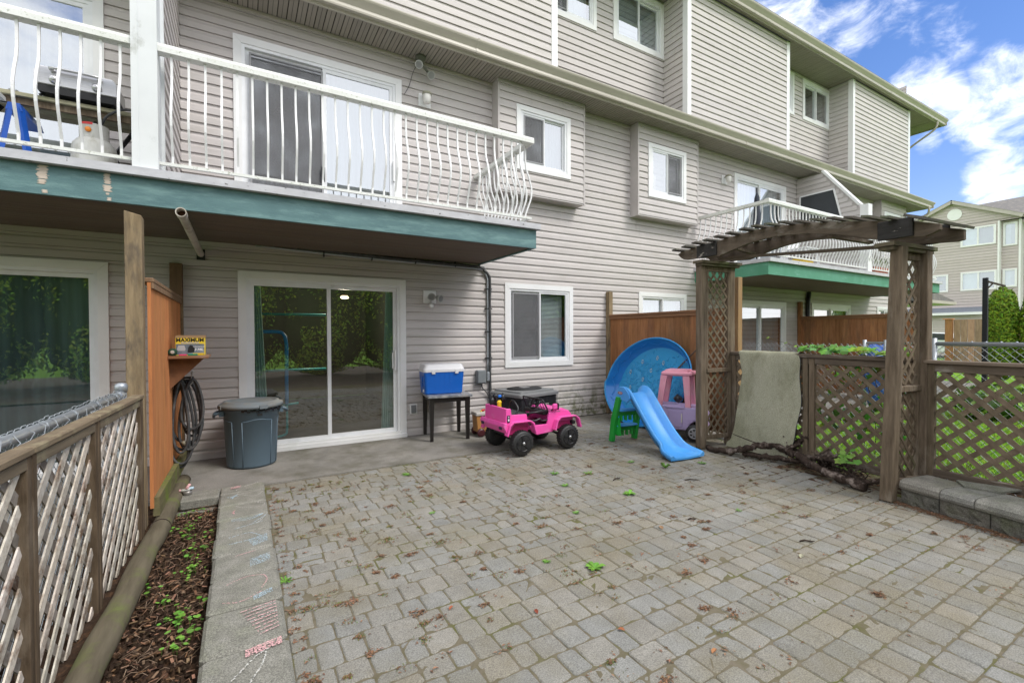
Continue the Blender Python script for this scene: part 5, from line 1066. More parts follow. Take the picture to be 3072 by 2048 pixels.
m=MB(); m.prism([(-.60,.345),(-.585,.385),(-.556,.39),(-.53,.29),(-.56,.265)],-.30,.30,'Y'); m.build('bumper',PINK,t,bev=.006)
m=MB(); m.prism([(-.48,.21),(.36,.21),(.38,.27),(-.50,.27)],-.15,.15,'Y'); m.box((-.50,-.2,.3005),(.1,.2,.305)); m.build('chassis',BLACK,t)
m=MB(); 
for cx in(-.365,.315): m.box((cx-.13,-.24,.24),(cx+.13,-.222,.37)); m.box((cx-.13,.222,.24),(cx+.13,.24,.37))
m.build('wheel_arch',PINKD,t)
def toy_wheel(par,x,y,s):
    w=MB(); w.lathe([(.05,-.05),(.125,-.052),(.138,-.040),(.142,-.02),(.142,.02),(.138,.040),(.125,.052),(.05,.05)],32,axis='Y')
    for k in range(26):
        a=2*math.pi*k/26; ax=a+.09; w.obox((.142*math.cos(a),-.02,.142*math.sin(a)),(-.009*math.sin(a),.0,.009*math.cos(a)),(0,.018,0),(.004*math.cos(a),0,.004*math.sin(a))); w.obox((.142*math.cos(ax),.02,.142*math.sin(ax)),(-.009*math.sin(ax),.0,.009*math.cos(ax)),(0,.018,0),(.004*math.cos(ax),0,.004*math.sin(ax)))
    o=w.build('wheel',TIRE,par); o.location=(x,y,.146)
    r=MB(); f=s*.05
    for k in range(5):
        a=R(90+72*k+12); r.bar((.02*math.cos(a),f,.02*math.sin(a)),(.088*math.cos(a),f,.088*math.sin(a)),.026 if True else 0,.02,up=(0,1,0))
    n=24; v=[(rr*math.cos(2*math.pi*k/n),f+s*d,rr*math.sin(2*math.pi*k/n)) for rr,d in((.085,0),(.10,.008),(.10,-.02),(.085,-.02)) for k in range(n)]
    fs=[(j*n+k,j*n+(k+1)%n,((j+1)%4)*n+(k+1)%n,((j+1)%4)*n+k) for j in range(4) for k in range(n)]; r.add(v,fs,0,(1,1,1),True); r.lathe([(.001,f-.0),(.08,f-s*.022),(.001,f-s*.024)],24,axis='Y'); r.build('rim',BLACK,o)
    h=MB(); h.lathe([(.018,f),(.018,f+s*.012),(.008,f+s*.016)],12,axis='Y'); h.build('hub_cap',SILV,o)
for x in(-.365,.315):
    for s_ in(-1,1): toy_wheel(t,x,s_*.30,s_)
m=MB(); 
for x in(-.365,.315): m.tube([(x,-.27,.146),(x,.27,.146)],.012,8)
for s_ in(-1,1): m.tube([(.22,s_*.15,.24),(.32,s_*.22,.16)],.012,6); m.tube([(.18,s_*.12,.20),(.30,s_*.2,.13)],.010,6)
m.build('axle',BLACKM,t)
m=MB(); th=.075; c=Vector((-.03,-.08,.555)); ax=Vector((-.75,-.15,.62)).normalized(); e1=ax.cross(Vector((0,1,0))).normalized(); e2=ax.cross(e1)
m.tube([c+(e1*math.cos(a)+e2*math.sin(a))*th for a in [2*math.pi*k/24 for k in range(24)]],.010,8,closed=True); m.bar(c-e2*.07,c+e2*.07,.03,.012,up=ax); m.bar(c,c-e1*.06,.03,.012,up=ax); m.ico(c,.03,2,sc=(1,1,.7)); m.build('steering_wheel',pm('gloss_black',(.015,.015,.016),rough=.15,bump=0),t)
m=MB(); m.tube([c,c-ax*.16],.010,8); m.build('steering_column',SILV,t)
m=MB(); m.tube(smooth_path([(-.40,-.19,.44),(-.34,-.19,.52),(-.35,-.12,.60),(-.35,-.05,.60),(-.34,.0,.52),(-.36,.01,.44)],4),.012,8); m.bbox((-.47,-.20,.42),(-.18,.20,.455),.01); m.tube([(-.24,-.20,.46),(.04,-.24,.475)],.012,8); m.tube(smooth_path([(-.24,-.235,.375),(-.12,-.235,.37),(-.06,-.235,.385),(-.03,-.235,.36),(.05,-.235,.36)],4),.012,8); m.build('seat_frame',BLACK,t)
m=MB(); 
P=[(.06,-.235,.44),(.05,-.235,.50),(.0,-.225,.595),(-.01,-.21,.61),(-.01,.21,.61),(.0,.225,.595),(.05,.235,.50),(.06,.235,.44)]; m.tube(P,.010,8)
for k in range(7): y_=-.18+.06*k; m.tube([(.06,y_,.46),(.0,y_,.60)],.004,5)
m.tube([(.06,-.24,.47),(.06,.24,.47)],.010,8); m.bbox((.0,-.22,.42),(.09,.22,.47),.01); m.build('windscreen_frame',BLACK,t)
m=MB(); m.bbox((.10,-.30,.49),(.17,-.26,.56),.012); m.build('mirror',PINK,t); m=MB(); m.bbox((.17,-.305,.485),(.185,-.255,.565),.008); m.tube([(.13,-.26,.5),(.12,-.23,.47)],.008,6); m.build('mirror_shell',BLACK,t)
m=MB(); m.bbox((-.535,-.262,.385),(-.495,-.2555,.47),.005); m.build('tail_lamp',pm('lamp_dark',(.06,.03,.07)),t); MB().bbox((-.521,-.264,.445),(-.509,-.2615,.46),.001).build('lamp_dot',CWHITE,t); MB().bbox((-.525,-.264,.405),(-.505,-.2615,.43),.001).build('lamp_dot',CWHITE,t)
for s_ in(-1,1): m=MB(); m.bbox((-.61,s_*.22-.03,.31),(-.595,s_*.22+.03,.345),.006); m.build('fog_lamp',pm('lamp_dark',(.06,.03,.07)),t)
m=MB(); m.bbox((.43,-.19,.30),(.455,.19,.35),.01); m.bbox((.40,-.30,.28),(.45,-.22,.33),.012); m.build('front_bar',BLACK,t)
m=MB(); m.prism([(.14,.455),(.24,.450),(.22,.462)],-.2565,-.2552,'Y'); m.build('decal',pm('decal_grey',(.2,.19,.2)),t)
# action toy in the boot
t=thing('toy_robot','black and yellow plastic toy figure standing in the back of the pink jeep','toy',(2.72,-1.30,.42)); m=MB(); m.bbox((-.03,-.03,.10),(.03,.03,.24),.012); m.ico((-.03,0,.23),.035,1,sc=(.9,.9,1.2)); m.ico((.075,0,.20),.042,1,sc=(.9,.9,1.6)); m.ico((-.075,0,.17),.04,1,sc=(.9,.9,1.7)); m.bbox((-.05,-.03,.0),(.07,.03,.05),.01); m.build('toy_body',BLACK,t)
MB().lathe([(.025,.05),(.032,.08),(.03,.14),(.035,.16),(.02,.18)],12,(.01,-.02,0)).build('toy_chest',YEL,t); MB().bbox((-.005,-.045,.215),(.035,-.015,.245),.006).build('toy_visor',plast('toy_blue',(.02,.2,.8)),t)
# small brown cart
t=thing('toy_wagon','little brown toy walker wagon with beige rim behind the pink jeep','toy wagon',(2.95,-.52,0),-4); m=MB(); m.prism([(-.15,.06),(-.17,.30),(-.02,.29),(.0,.20),(.20,.20),(.20,.06)],-.09,.09,'Y'); m.build('wagon_body',BROWNP,t,bev=.008)
m=MB(); m.prism([(-.18,.29),(-.175,.335),(-.02,.34),(.01,.33),(.02,.235),(.21,.225),(.21,.195),(.0,.20),(-.02,.29)],-.105,.105,'Y'); m.build('wagon_rim',BEIGEP,t,bev=.01)
for sx in(-.11,.14):
    for sy in(-1,1): m=MB(); m.lathe([(.02,-.018),(.055,-.018),(.06,0),(.055,.018),(.02,.018)],20,(sx,sy*.11,.06),axis='Y'); m.build('wheel',MAROON,t)
MB().bbox((.05,-.07,.225),(.18,.07,.245),.01).build('wagon_seat',CBLUE,t); m=MB(); m.ico((-.05,-.03,.355),.024,1,sc=(1.3,1,.7)); m.ico((-.02,.02,.35),.02,1,sc=(1.3,1,.7)); m.build('knob',RED,t); MB().bbox((-.09,-.05,.335),(-.07,-.02,.352),.004).build('button',YEL,t)
# ------------------------------------------------------------ slide
t=thing('toy_slide','blue and green plastic toddler slide on the pavers','slide',(4.35,-2.35,0),-4)
# path of chute: local -y is the foot
path=[(.47,.635),(.40,.655),(.32,.63),(.20,.50),(.05,.33),(-.10,.175),(-.22,.085),(-.32,.045),(-.50,.030)]
path=[(p.x,p.y) for p in smooth_path([(a,b,0) for a,b in path],5)]
m=MB(); n=len(path); prof=lambda f:None
rings=[]
for i,(y_,z) in enumerate(path):
    f=i/(n-1); w=.155 if f<.75 else .155+.07*min(1,(f-.75)/.2); lip=.085 if f<.72 else .085-.055*min(1,(f-.72)/.28)
    if f<.12: lip=.05+.035*f/.12
    bd=-.02
    pr=[(-w-.028,lip-.055),(-w-.030,lip-.01),(-w-.018,lip),(-w+.006,lip-.004),(-w+.02,.012),(-w+.04,0),(0,-.004),(w-.04,0),(w-.02,.012),(w-.006,lip-.004),(w+.018,lip),(w+.030,lip-.01),(w+.028,lip-.055),(w+.016,lip-.05),(w-.01,-.022),(0,-.028),(-w+.01,-.022),(-w-.016,lip-.05)]
    dy,dz=(path[min(i+1,n-1)][0]-path[max(i-1,0)][0],path[min(i+1,n-1)][1]-path[max(i-1,0)][1]); L_=math.hypot(dy,dz); ny,nz=(dz/L_,-dy/L_)
    if nz<0: ny,nz=-ny,-nz
    rings.append([(x,y_+ny*h,z+nz*h) for x,h in pr])
m.loft(rings,sm=True); m.build('chute',SBLUE,t)
m=MB(); 
for s_ in(-1,1):
    pl_=[(.52,.585),(.50,.69),(.44,.735),(.36,.735),(.28,.67),(.25,.60),(.30,.545)]; m.prism(pl_,s_*.172,s_*.196,'X')
m.build('hand_guard',SBLUE,t,bev=.008)
for s_ in(-1,1):
    m=MB(); m.prism([(.42,.60),(.50,.60),(.60,.30),(.65,.0),(.57,.0),(.52,.27)],s_*.165,s_*.215,'X'); m.build('ladder_side',SGREEN,t,bev=.008)
for k,(y_,z) in enumerate(((.505,.42),(.57,.21))):
    m=MB(); m.bbox((-.165,y_-.065,z-.015),(.165,y_+.05,z+.012),.008); m.build('step',SBLUE if k==1 else SBLUE,t); m=MB(); m.bbox((-.164,y_+.0,z-.08),(.164,y_+.03,z-.016),.006)
    for q in range(4): m.bbox((-.13+.075*q,y_-.03,z-.14),(-.115+.075*q,y_+.028,z-.07),.003)
    m.build('step_riser',SGREEN,t)
m=MB(); m.prism([(.46,.09),(.60,.09),(.57,.30),(.49,.33)],-.164,-.15,'X'); m.build('back_web',SGREEN,t)
m=MB(); rings=[]
for x,sc_ in((-.1965,1),(-.200,1)): rings.append([(x,.43+.045*math.cos(a),.655+.018*math.sin(a)) for a in [2*math.pi*k/20 for k in range(20)]])
m.loft(rings); m.build('logo_badge',pm('logo_red',(.35,.03,.03)),t); m=MB(); rings=[[(x,.43+.036*math.cos(a),.655+.011*math.sin(a)) for a in [2*math.pi*k/20 for k in range(20)]] for x in(-.2005,-.2015)]; m.loft(rings); m.build('logo_plate',CWHITE,t); text_mesh('little tikes',.015,DK,t,(-.2022,.43,.655),u=(0,-1,0),bold=.0004)
# ------------------------------------------------------------ pool
t=thing('paddling_pool','blue oval plastic paddling pool leaning on the privacy fence','paddling pool',(5.07,-1.26,.03))
tilt=R(79)
def pp(u,v,h): # u sideways (+y), v up the disc, h out of the disc towards the viewer
    c=Vector((0,u,v*math.sin(tilt)))+Vector((v*math.cos(tilt),0,0)); nrm=Vector((-math.sin(tilt),0,math.cos(tilt))); return c+nrm*h+Vector((.12,0,0))
def oval(f,h,n=56):
    P=[]
    for k in range(n):
        a=2*math.pi*k/n; wob=1+.012*math.sin(3*a+1)+(.06*math.cos(a) if math.sin(a)<0 else 0)
        u=.80*math.cos(a)*f*wob; v=.66+.67*math.sin(a)*f; u+=.16*(v-.66)*-1.0
        P.append(pp(u,v,h))
    return P
m=MB(); m.loft([oval(1.0,.0),oval(1.02,.02),oval(1.035,.012),oval(1.03,-.005),oval(1.0,-.02),oval(.86,-.17),oval(.84,-.175)],caps=False,sm=True); m.build('pool_wall',POOLB,t)
m=MB(); m.loft([oval(.995,.005),oval(.93,-.07),oval(.85,-.16),oval(.83,-.165)],caps=False,sm=True); 
for k in range(14):  # moulded wave lines on the inner wall
    a0=k*.45; P=[]
    for q in range(8):
        a=a0+q*.055; ff=.965-.05*math.sin(q/7*math.pi)-.02*(k%2); h=-.035-.035*math.sin(q/7*math.pi)-.012*(k%2); u=.80*math.cos(a)*ff; v=.66+.67*math.sin(a)*ff; u-=.16*(v-.66); P.append(pp(u,v,h+.0))
    m.tube(P,.0045,4,0,(2.0,1.35,1.15))
m.build('pool_inner_wall',plast('pool_inner',(.015,.22,.66),.3),t)
m=MB(); ov=oval(.84,-.163); c=pp(0,.66,-.163); m.add([c]+ov,[(0,1+(k+1)%56,1+k) for k in range(56)],0,(1,1,1)); 
for i in range(900):
    a,r_=random.random()*6.28,math.sqrt(random.random())*.80; u=.80*math.cos(a)*r_; v=.66+.67*math.sin(a)*r_; 
    if v>1.0 and random.random()<.9: continue
    u-=.16*(v-.66); m.ico(pp(u,v,-.161),random.uniform(.010,.018),1,0,tv(.06),sc=(.35,1,1))
m.build('pool_floor',POOLF,t)
m=MB()
for (u,v) in((.30,.98),(.08,.85),(.42,.55),(.12,.52),(-.12,.98),(-.2,.72),(.20,.70),(-.33,.83),(.50,.80),(.02,1.05)):
    for q in range(8): a=q*.785; c1=pp(u-.16*(v-.66)+.016*math.cos(a),v+.028*math.sin(a),-.145); m.add([c1,c1+Vector((0,.010,.003)),c1+Vector((0,.004,.016)),c1+Vector((0,-.008,.010))],[(0,1,2,3)])
m.build('printed_shape',pm('print_pale',(.55,.62,.62),bump=0,speck=.5,ss=90),t)
# ------------------------------------------------------------ pink and lilac toy car
t=thing('toy_coupe','lilac and rose ride-in toy truck behind the slide','toy car',(5.12,-2.03,0),-62)
m=MB(); m.prism([(-.38,.16),(-.38,.42),(-.28,.46),(.10,.45),(.36,.44),(.38,.38),(.38,.17),(.33,.16),(.31,.22),(.25,.27),(.19,.22),(.17,.14),(-.14,.14),(-.16,.22),(-.22,.27),(-.28,.22),(-.30,.16)],-.19,.19,'Y'); m.build('body',LILAC,t,bev=.015)
m=MB(); m.bbox((-.08,-.199,.18),(.10,-.190,.40),.008); m.bbox((-.12,-.205,.425),(.13,-.185,.455),.006); m.build('door_panel',plast('lilac_light',(.42,.33,.56)),t); m=MB(); m.bbox((.085,-.205,.24),(.10,-.1995,.36),.003); m.build('door_handle',pm('handle_cream',(.6,.55,.5)),t)
m=MB()
for sx,dx in((-.20,.06),(.17,-.03)):
    for s_ in(-1,1): m.loft([[(sx+a*.035,s_*.17+b*.02,.44) for a,b in((-1,-1),(1,-1),(1,1),(-1,1))],[(sx+dx+a*.045,s_*.155+b*.02,.86) for a,b in((-1,-1),(1,-1),(1,1),(-1,1))]])
m.build('roof_pillar',ROSE,t,bev=.008)
m=MB(); m.bbox((-.18,-.19,.85),(.22,.19,.91),.02); m.bbox((-.14,-.15,.90),(.16,.15,.93),.012); m.build('roof',ROSE,t)
for sx in(-.22,.25):
    for s_ in(-1,1):
        m=MB(); m.lathe([(.05,-.03),(.105,-.03),(.115,0),(.105,.03),(.05,.03)],22,(sx,s_*.185,.115),axis='Y'); w=m.build('wheel',TIRE,t)
        m=MB(); f=s_*.216
        for k in range(6): a=R(60*k); m.bar((sx,f,.115),(sx+.06*math.cos(a),f,.115+.06*math.sin(a)),.018,.012,up=(0,1,0))
        m.tube([(sx+.063*math.cos(a),f,.115+.063*math.sin(a)) for a in [2*math.pi*k/20 for k in range(20)]],.009,6,closed=True); m.build('rim',pm('rim_silver',(.5,.5,.52),metal=.5),w)
m=MB(); m.tube([(-.02,0,.5),(.03,0,.56)],.05,12); m.build('steering_wheel',BLACK,t)
# ------------------------------------------------------------ privacy fences further along
def board_fence(name,lab,x,y0,y1,h,post_h,mat,cap=True):
    t=thing('privacy_fence',lab,'fence'); m=MB(); y=y1
    while y<y0-.01: m.box((x-.012,y+.0015,.05),(x+.012,min(y+.135,y0),h-.02),0,tv(.16,.05)); y+=.137
    m.build('board_panel',mat,t); m=MB(); m.bbox((x-.05,y1,h-.02),(x+.05,y0,h+.012),.004); m.bbox((x-.035,y1,h-.07),(x-.013,y0,h-.021),.003); m.build('cap_rail',pm('fence_cap',(.27,.14,.07),(.2,.1,.05),sc=(6,1,6),ns=4),t)
    m=MB(); m.bbox((x-.045,-.105,0),(x+.045,-.02,post_h),.004); m.build('wall_post',TANP if x<8 else CEDAR2,t); return t
t=board_fence('',"brown stained privacy fence behind the paddling pool",5.68,-.105,-2.48,1.745,2.17,CEDAR2)
m=MB(); m.bbox((5.635,-2.575,0),(5.725,-2.485,2.155),.004); m.build('end_post',wood('tan_post',(.42,.27,.14),(.33,.2,.1),(.3,.22,.14)),t)
board_fence('',"brown stained privacy fence seen through the arbour, farther off",11.93,-.105,-2.5,1.82,2.2,CEDAR2)
t=thing('broom_handle','thin brown stick leaning on the privacy fence beside the pool','stick'); m=MB(); m.tube([(5.45,-2.45,1.52),(5.52,-1.3,.55)],.011,8); m.build('stick_body',pm('stick_wood',(.15,.10,.07)),t)
t=thing('black_pipe','black drain pipe on the far wall under the green balcony','pipe'); MB().tube(smooth_path([(12.35,-.06,2.46),(12.33,-.06,2.3),(12.30,-.06,2.1),(12.28,-.06,0)],4),.05,8).build('pipe_body',BLACK,t)
# ------------------------------------------------------------ arbour
AR=thing('garden_arbour','weathered wooden arbour with arched beams and lattice sides','arbour',(4.81,-3.55,0),-5.14)
TL=.072
def zt(ly): return TL*ly
def post(lx,ly,h,sx=.045,sy=.045): 
    m=MB(); dx,dy=(.045,-.025) if (lx==0 and ly<0) else (0,0); b0,b1=(-.022,.012) if (lx==0 and ly<0) else (0,0)
    m.loft([[(lx+X+sx*p,ly+Y+sy*q,z) for p,q in((-.9,-1),(.9,-1),(1,-.9),(1,.9),(.9,1),(-.9,1),(-1,.9),(-1,-.9))] for X,Y,z in((b0,b1,0),((b0+dx)/2,(b1+dy)/2,h/2),(dx,dy,h))],t=tv(.08)); m.build('post',WPOST,AR)
for ly in(.985,-1.085 if False else -1.03):
    hh=2.20+zt(ly)
    post(0,ly,hh); post(.50,ly,hh)
for sgn,ly in((1,.96),(-1,-1.01)):
    hh=2.20+zt(ly); y0=ly
    # frame of side panel
    m=MB(); zr=.93 if sgn>0 else .90
    m.bbox((.045,y0-.02,hh-.09),(.455,y0+.02,hh-.03),.004); m.bbox((.045,y0-.02,.10),(.455,y0+.02,.15),.004); m.bbox((.045,y0-.035,zr),(.455,y0+.035,zr+.05),.004)
    for x in(.046,.425): m.box((x,y0-.018,.15),(x+.028,y0+.018,zr)); m.box((x,y0-.018,zr+.05),(x+.028,y0+.018,hh-.09))
    m.build('panel_frame',WPOST,AR)
    P=lambda u,z,o,y0=y0,s_=sgn:(u,y0+(-o if s_>0 else o)*1.0-(.008 if s_>0 else -.008)*0,z)
    m=MB(); lattice(m,P,.07,.43,zr+.05,hh-.09,.118,.036,.007,-.006,1.15); m.build('lattice_panel',LAT,AR)
    m=MB(); lattice(m,lambda u,z,o,P=P:P(.5-u,z,o),.07,.43,.15,zr,.118,.036,.007,-.006,1.15); m.build('lattice_panel',LAT,AR)
    m=MB(); m.obox((.26,y0,hh+.02),(.35,0,0),(0,.072,0),(0,0,.016)); m.obox((.26,y0,hh-.012),(.325,0,0),(0,.055,0),(0,0,.014)); m.build('header_cap',pm('header_wood',(.15,.12,.075),(.09,.075,.05),sc=(1,8,8),ns=3,bump=.6,c3=(.17,.19,.09),dn=3),AR)
def arc_z(ly,base,rise,half=1.0): 
    q=min(abs(ly-0)/half,1.0); return base+rise*(1-q*q)
TOPT=[(-1.40,2.225),(-1.345,2.252),(-1.18,2.306),(-.94,2.362),(-.668,2.418),(-.36,2.472),(0,2.520),(.2,2.528),(.384,2.521),(.716,2.500),(1.01,2.486),(1.283,2.462),(1.33,2.44)]
BOTT=[(-1.40,2.222),(-1.346,2.205),(-1.275,2.170),(-1.184,2.180),(-.942,2.200),(-.80,2.255),(-.669,2.300),(-.36,2.374),(-.1,2.408),(.078,2.415),(.25,2.405),(.382,2.387),(.55,2.352),(.714,2.316),(.85,2.325),(1.008,2.345),(1.2,2.352),(1.256,2.364),(1.33,2.43)]
def itp(T,y):
    for (a,za),(b,zb) in zip(T[:-1],T[1:]):
        if a<=y<=b: return za+(zb-za)*(y-a)/(b-a)
    return T[0][1] if y<T[0][0] else T[-1][1]
def beam(lx,y0=-1.352,th=.038):
    ys=[y0+(1.33-y0)*k/56 for k in range(57)]; top=[(y,itp(TOPT,y)) for y in ys]; bot=[(y,min(itp(BOTT,y),itp(TOPT,y)-.004)) for y in ys]
    m=MB(); r0=[(lx-th/2,y,z) for y,z in bot]; r1=[(lx-th/2,y,z) for y,z in top]; r2=[(lx+th/2,y,z) for y,z in top]; r3=[(lx+th/2,y,z) for y,z in bot]
    m.loft([[a,b,c,d] for a,b,c,d in zip(r0,r1,r2,r3)]); m.build('arched_beam',WBEAMY,AR); return top
beam(-.012); beam(.512,-1.30)
for ly0,ly1 in((.72,1.01),(-1.19,-.94)):
    for lx in(-.043,.543):
        m=MB(); zc=(itp(TOPT,(ly0+ly1)/2)+itp(BOTT,(ly0+ly1)/2))/2+.004; m.bbox((lx-.011,ly0,zc-.078),(lx+.011,ly1,zc+.078),.004); m.build('splice_board',CHAR,AR,label='blackened board over the beam joint')
for y_,tz in zip([1.25,1.081,.917,.753,.597,.438,.269,.125,-.029,-.185,-.334,-.49,-.639,-.78,-.922,-1.058],[2.470,2.494,2.510,2.518,2.528,2.532,2.538,2.537,2.532,2.517,2.499,2.476,2.453,2.427,2.398,2.366]):
    z=max(itp(TOPT,y_)+.0105,tz-.012); dz=(itp(TOPT,y_+.03)-itp(TOPT,y_-.03))/.06; m=MB(); d=Vector((0,1,dz)).normalized(); j=random.uniform(-.010,.010)
    m.obox((.215+j,y_,z),(.405,0,random.uniform(-.004,.004)),d*.036,d.cross(Vector((1,0,0)))*.009,t=tv(.15)); m.build('roof_slat',WSLAT,AR)
m=MB(); y_=-1.255; m.obox((.215,y_,itp(TOPT,y_)+.030),(.405,0,0),Vector((0,.066,.027)),Vector((0,-.003,.010))); m.build('roof_slat',WSLAT,AR,label='widest slat at the low end of the roof')
m=MB(); m.bar((.25,.93,2.28+zt(.93)),(.25,-.98,2.24+zt(-.98)),.04,.03); m.bar((.01,.50,2.38),(.49,.60,2.36),.05,.03); m.bar((.01,-.52,2.32),(.49,-.62,2.28),.05,.03); m.build('cross_brace',WBEAMY,AR)
# lattice fence between and beyond the arbour posts
LF=thing('lattice_fence','brown lattice fence closing the arbour, with a thick top rail','lattice fence',(4.81,-3.55,0),-5.14)
def lat_panel(T,y0,y1,z0,z1,name='lattice_panel'):
    m=MB(); lattice(m,lambda u,z,o:(.50+o,u,z),y1,y0,z0,z1,.150,.052,.009,-.01,.92); m.build(name,LAT,T)
lat_panel(LF,.90,.02,.10,1.12); lat_panel(LF,-.10,-.96,.10,1.12)
m=MB(); m.bbox((.45,-.97,1.145),(.56,.94,1.185),.006); m.bbox((.48,-.97,1.08),(.493,.94,1.144),.003); m.bbox((.477,-.97,.05),(.52,.94,.13),.004); m.build('top_rail',WBEAMY,LF)
for y_ in(.90,.0,-.07,-.95): m=MB(); m.bbox((.473,y_-.028,.0),(.523,y_+.028,1.143),.004,t=tv(.1)); m.build('stile',WPOST,LF)
LF2=thing('lattice_fence','brown lattice fence running right from the arbour behind the stone wall','lattice fence',(4.81,-3.55,0),-5.14)
lat_panel(LF2,-1.12,-2.02,.22,1.08); lat_panel(LF2,-2.08,-3.6,.22,1.08)
m=MB(); m.bbox((.45,-3.6,1.14),(.55,-1.05,1.17),.006,t=(1.5,1.5,1.5)); m.bbox((.48,-3.6,1.07),(.494,-1.05,1.139),.003); m.bbox((.474,-3.6,.16),(.52,-1.07,.225),.004); m.bbox((.43,-3.6,.06),(.473,-1.07,.15),.004,t=(.8,.9,.6)); m.build('top_rail',WBEAMY,LF2)
for y_ in(-1.09,-2.05,-3.6): m=MB(); m.bbox((.473,y_-.03,.0),(.523,y_+.03,1.138),.004,t=tv(.1)); m.build('stile',WPOST,LF2)
# chain link behind
t=thing('chain_link_fence','galvanised chain link fence on the lawn side of the brown lattice','chain link fence',(4.81,-3.55,0),-5.14)
m=MB(); chainlink(m,lambda u,z,o:(.65+o,u,z),-4.0,.9,.0,1.30,.06,.0022); m.build('wire_mesh',WIREM,t); m=MB(); m.tube([(.65,-1.06,1.31),(.65,-4.2,1.31)],.019,10)
for k in range(30): y_=-1.3-.09*k; m.ico((.65,y_,1.327),.010,1)
m.build('top_pipe',GALV,t)
for y_ in(-1.04,): MB().tube([(.65,y_,0),(.65,y_,1.36)],.026,12).build('post',GALV,t)
t=thing('chain_link_fence','second chain link fence farther back on the lawn, crossing towards the board fence','chain link fence'); m=MB(); m.tube([(9.2,-2.55,1.25),(9.2,-3.6,1.25)],.018,8); m.build('top_pipe',WIREM,t); m=MB(); chainlink(m,lambda u,z,o:(9.2+o,u,z),-3.6,-2.5,0,1.24,.07,.003); m.build('wire_mesh',WIREM,t)
for y_ in(-2.55,-2.85): MB().tube([(9.2,y_,0),(9.2,y_,1.3)],.03,10).build('post',GALV,t)
# ------------------------------------------------------------ turf mat
t=thing('turf_mat','faded green turf mat hung over the lattice fence','mat',(4.81,-3.55,0),-5.14)
pr=[(.60,.95),(.595,1.12),(.56,1.19),(.50,1.202),(.445,1.185),(.425,1.12),(.42,1.0),(.425,.85),(.415,.65),(.395,.45),(.37,.25),(.355,.13),(.335,.06),(.322,.015)]
pr=smooth_path([(a,0,b) for a,b in pr],5); m=MB(); NU=26; vs=[]
def mw(i,k):
    f=i/(len(pr)-1); h=pr[i].z; u=k/NU
    W_=((0,.79,.075),(.3,.815,.068),(.40,.775,.03),(.50,.74,.035),(.62,.775,.005),(.74,.80,.04),(.86,.835,.075),(.93,.88,.10),(1.01,.885,.12))
    for (fa,a0,b0_),(fb,a1,b1_) in zip(W_[:-1],W_[1:]):
        if fa<=f<=fb: q=(f-fa)/(fb-fa); q=q*q*(3-2*q); y0=a0+(a1-a0)*q; y1=b0_+(b1_-b0_)*q; break
    y=y0+(y1-y0)*u; sag=0
    return (pr[i].x+.010*math.sin(u*6+f*5)+.006*math.sin(u*17+f*9),y,pr[i].z+(.02*math.sin(u*3.1) if f>.9 else 0)*0)
for off in(0,.012):
    for i in range(len(pr)):
        for k in range(NU+1): p=mw(i,k); vs.append((p[0]+off,p[1],p[2]-off*.3))
nn=(NU+1)*len(pr); fs=[]
for i in range(len(pr)-1):
    for k in range(NU): a=i*(NU+1)+k; fs.append((a,a+1,a+NU+2,a+NU+1))
m.add(vs[:nn],fs,0,(1,1,1),True); m.build('mat_pile',TURF,t)
m=MB(); m.add(vs[nn:],[f[::-1] for f in fs],0,(1,1,1),True)
for k in(0,NU):
    b=[i*(NU+1)+k for i in range(len(pr))]; m.add([vs[i] for i in b]+[vs[nn+i] for i in b],[(q,q+1,len(b)+q+1,len(b)+q) for q in range(len(b)-1)])
b=[(len(pr)-1)*(NU+1)+k for k in range(NU+1)]; m.add([vs[i] for i in b]+[vs[nn+i] for i in b],[(q,q+1,len(b)+q+1,len(b)+q) for q in range(len(b)-1)])
m.build('mat_backing',MATB,t)
# ------------------------------------------------------------ dead branch
t=thing('dead_branch','gnarled dark fallen branch with roots lying before the turf mat','branch')
def gn(pts,r,n=7,k=7,j=.008):
    P=smooth_path(pts,k); P=[p+Vector((random.uniform(-j,j),random.uniform(-j,j),random.uniform(-j,j)*.8))*1.25 for p in P]
    n=max(n,9); L_=len(P); b0_=len(m.v); rs=[(r[0]+(r[1]-r[0])*i/(L_-1))*random.uniform(1.0,1.5) for i in range(L_)]; m.tube(P,rs,n)
    for q in range(b0_,len(m.v)):
        v=m.v[q]; c=P[min((q-b0_)//n,L_-1)]; k2=random.uniform(.72,1.22); m.v[q]=tuple(c[w]+(v[w]-c[w])*k2 for w in range(3))
m=MB(); gn([(4.88,-2.68,.02),(4.89,-2.95,.04),(4.93,-3.12,.09),(4.99,-3.22,.15),(5.12,-3.36,.15),(5.15,-3.50,.12),(5.08,-3.66,.10),(4.92,-3.86,.08),(4.85,-4.08,.05),(4.80,-4.36,.03)],(.026,.030),9,8,.010)
gn([(4.95,-3.10,.03),(5.02,-3.32,.04),(5.08,-3.55,.05),(5.2,-3.7,.04)],(.022,.020)); gn([(5.15,-3.48,.12),(5.20,-3.46,.2),(5.22,-3.40,.27)],(.022,.008)); gn([(5.15,-3.50,.13),(5.26,-3.54,.22),(5.32,-3.60,.30)],(.028,.018)); gn([(5.26,-3.54,.2),(5.3,-3.48,.26)],(.014,.006))
gn([(5.10,-3.62,.10),(5.12,-3.78,.12),(5.08,-3.95,.14),(5.02,-4.1,.09),(4.9,-4.3,.03)],(.022,.014)); gn([(5.12,-3.8,.10),(5.2,-3.95,.16),(5.22,-4.05,.20)],(.022,.016)); gn([(4.93,-3.86,.07),(5.0,-4.05,.04),(5.02,-4.25,.03)],(.018,.006)); gn([(4.82,-4.20,.04),(4.86,-4.35,.06),(4.88,-4.45,.10)],(.018,.012))
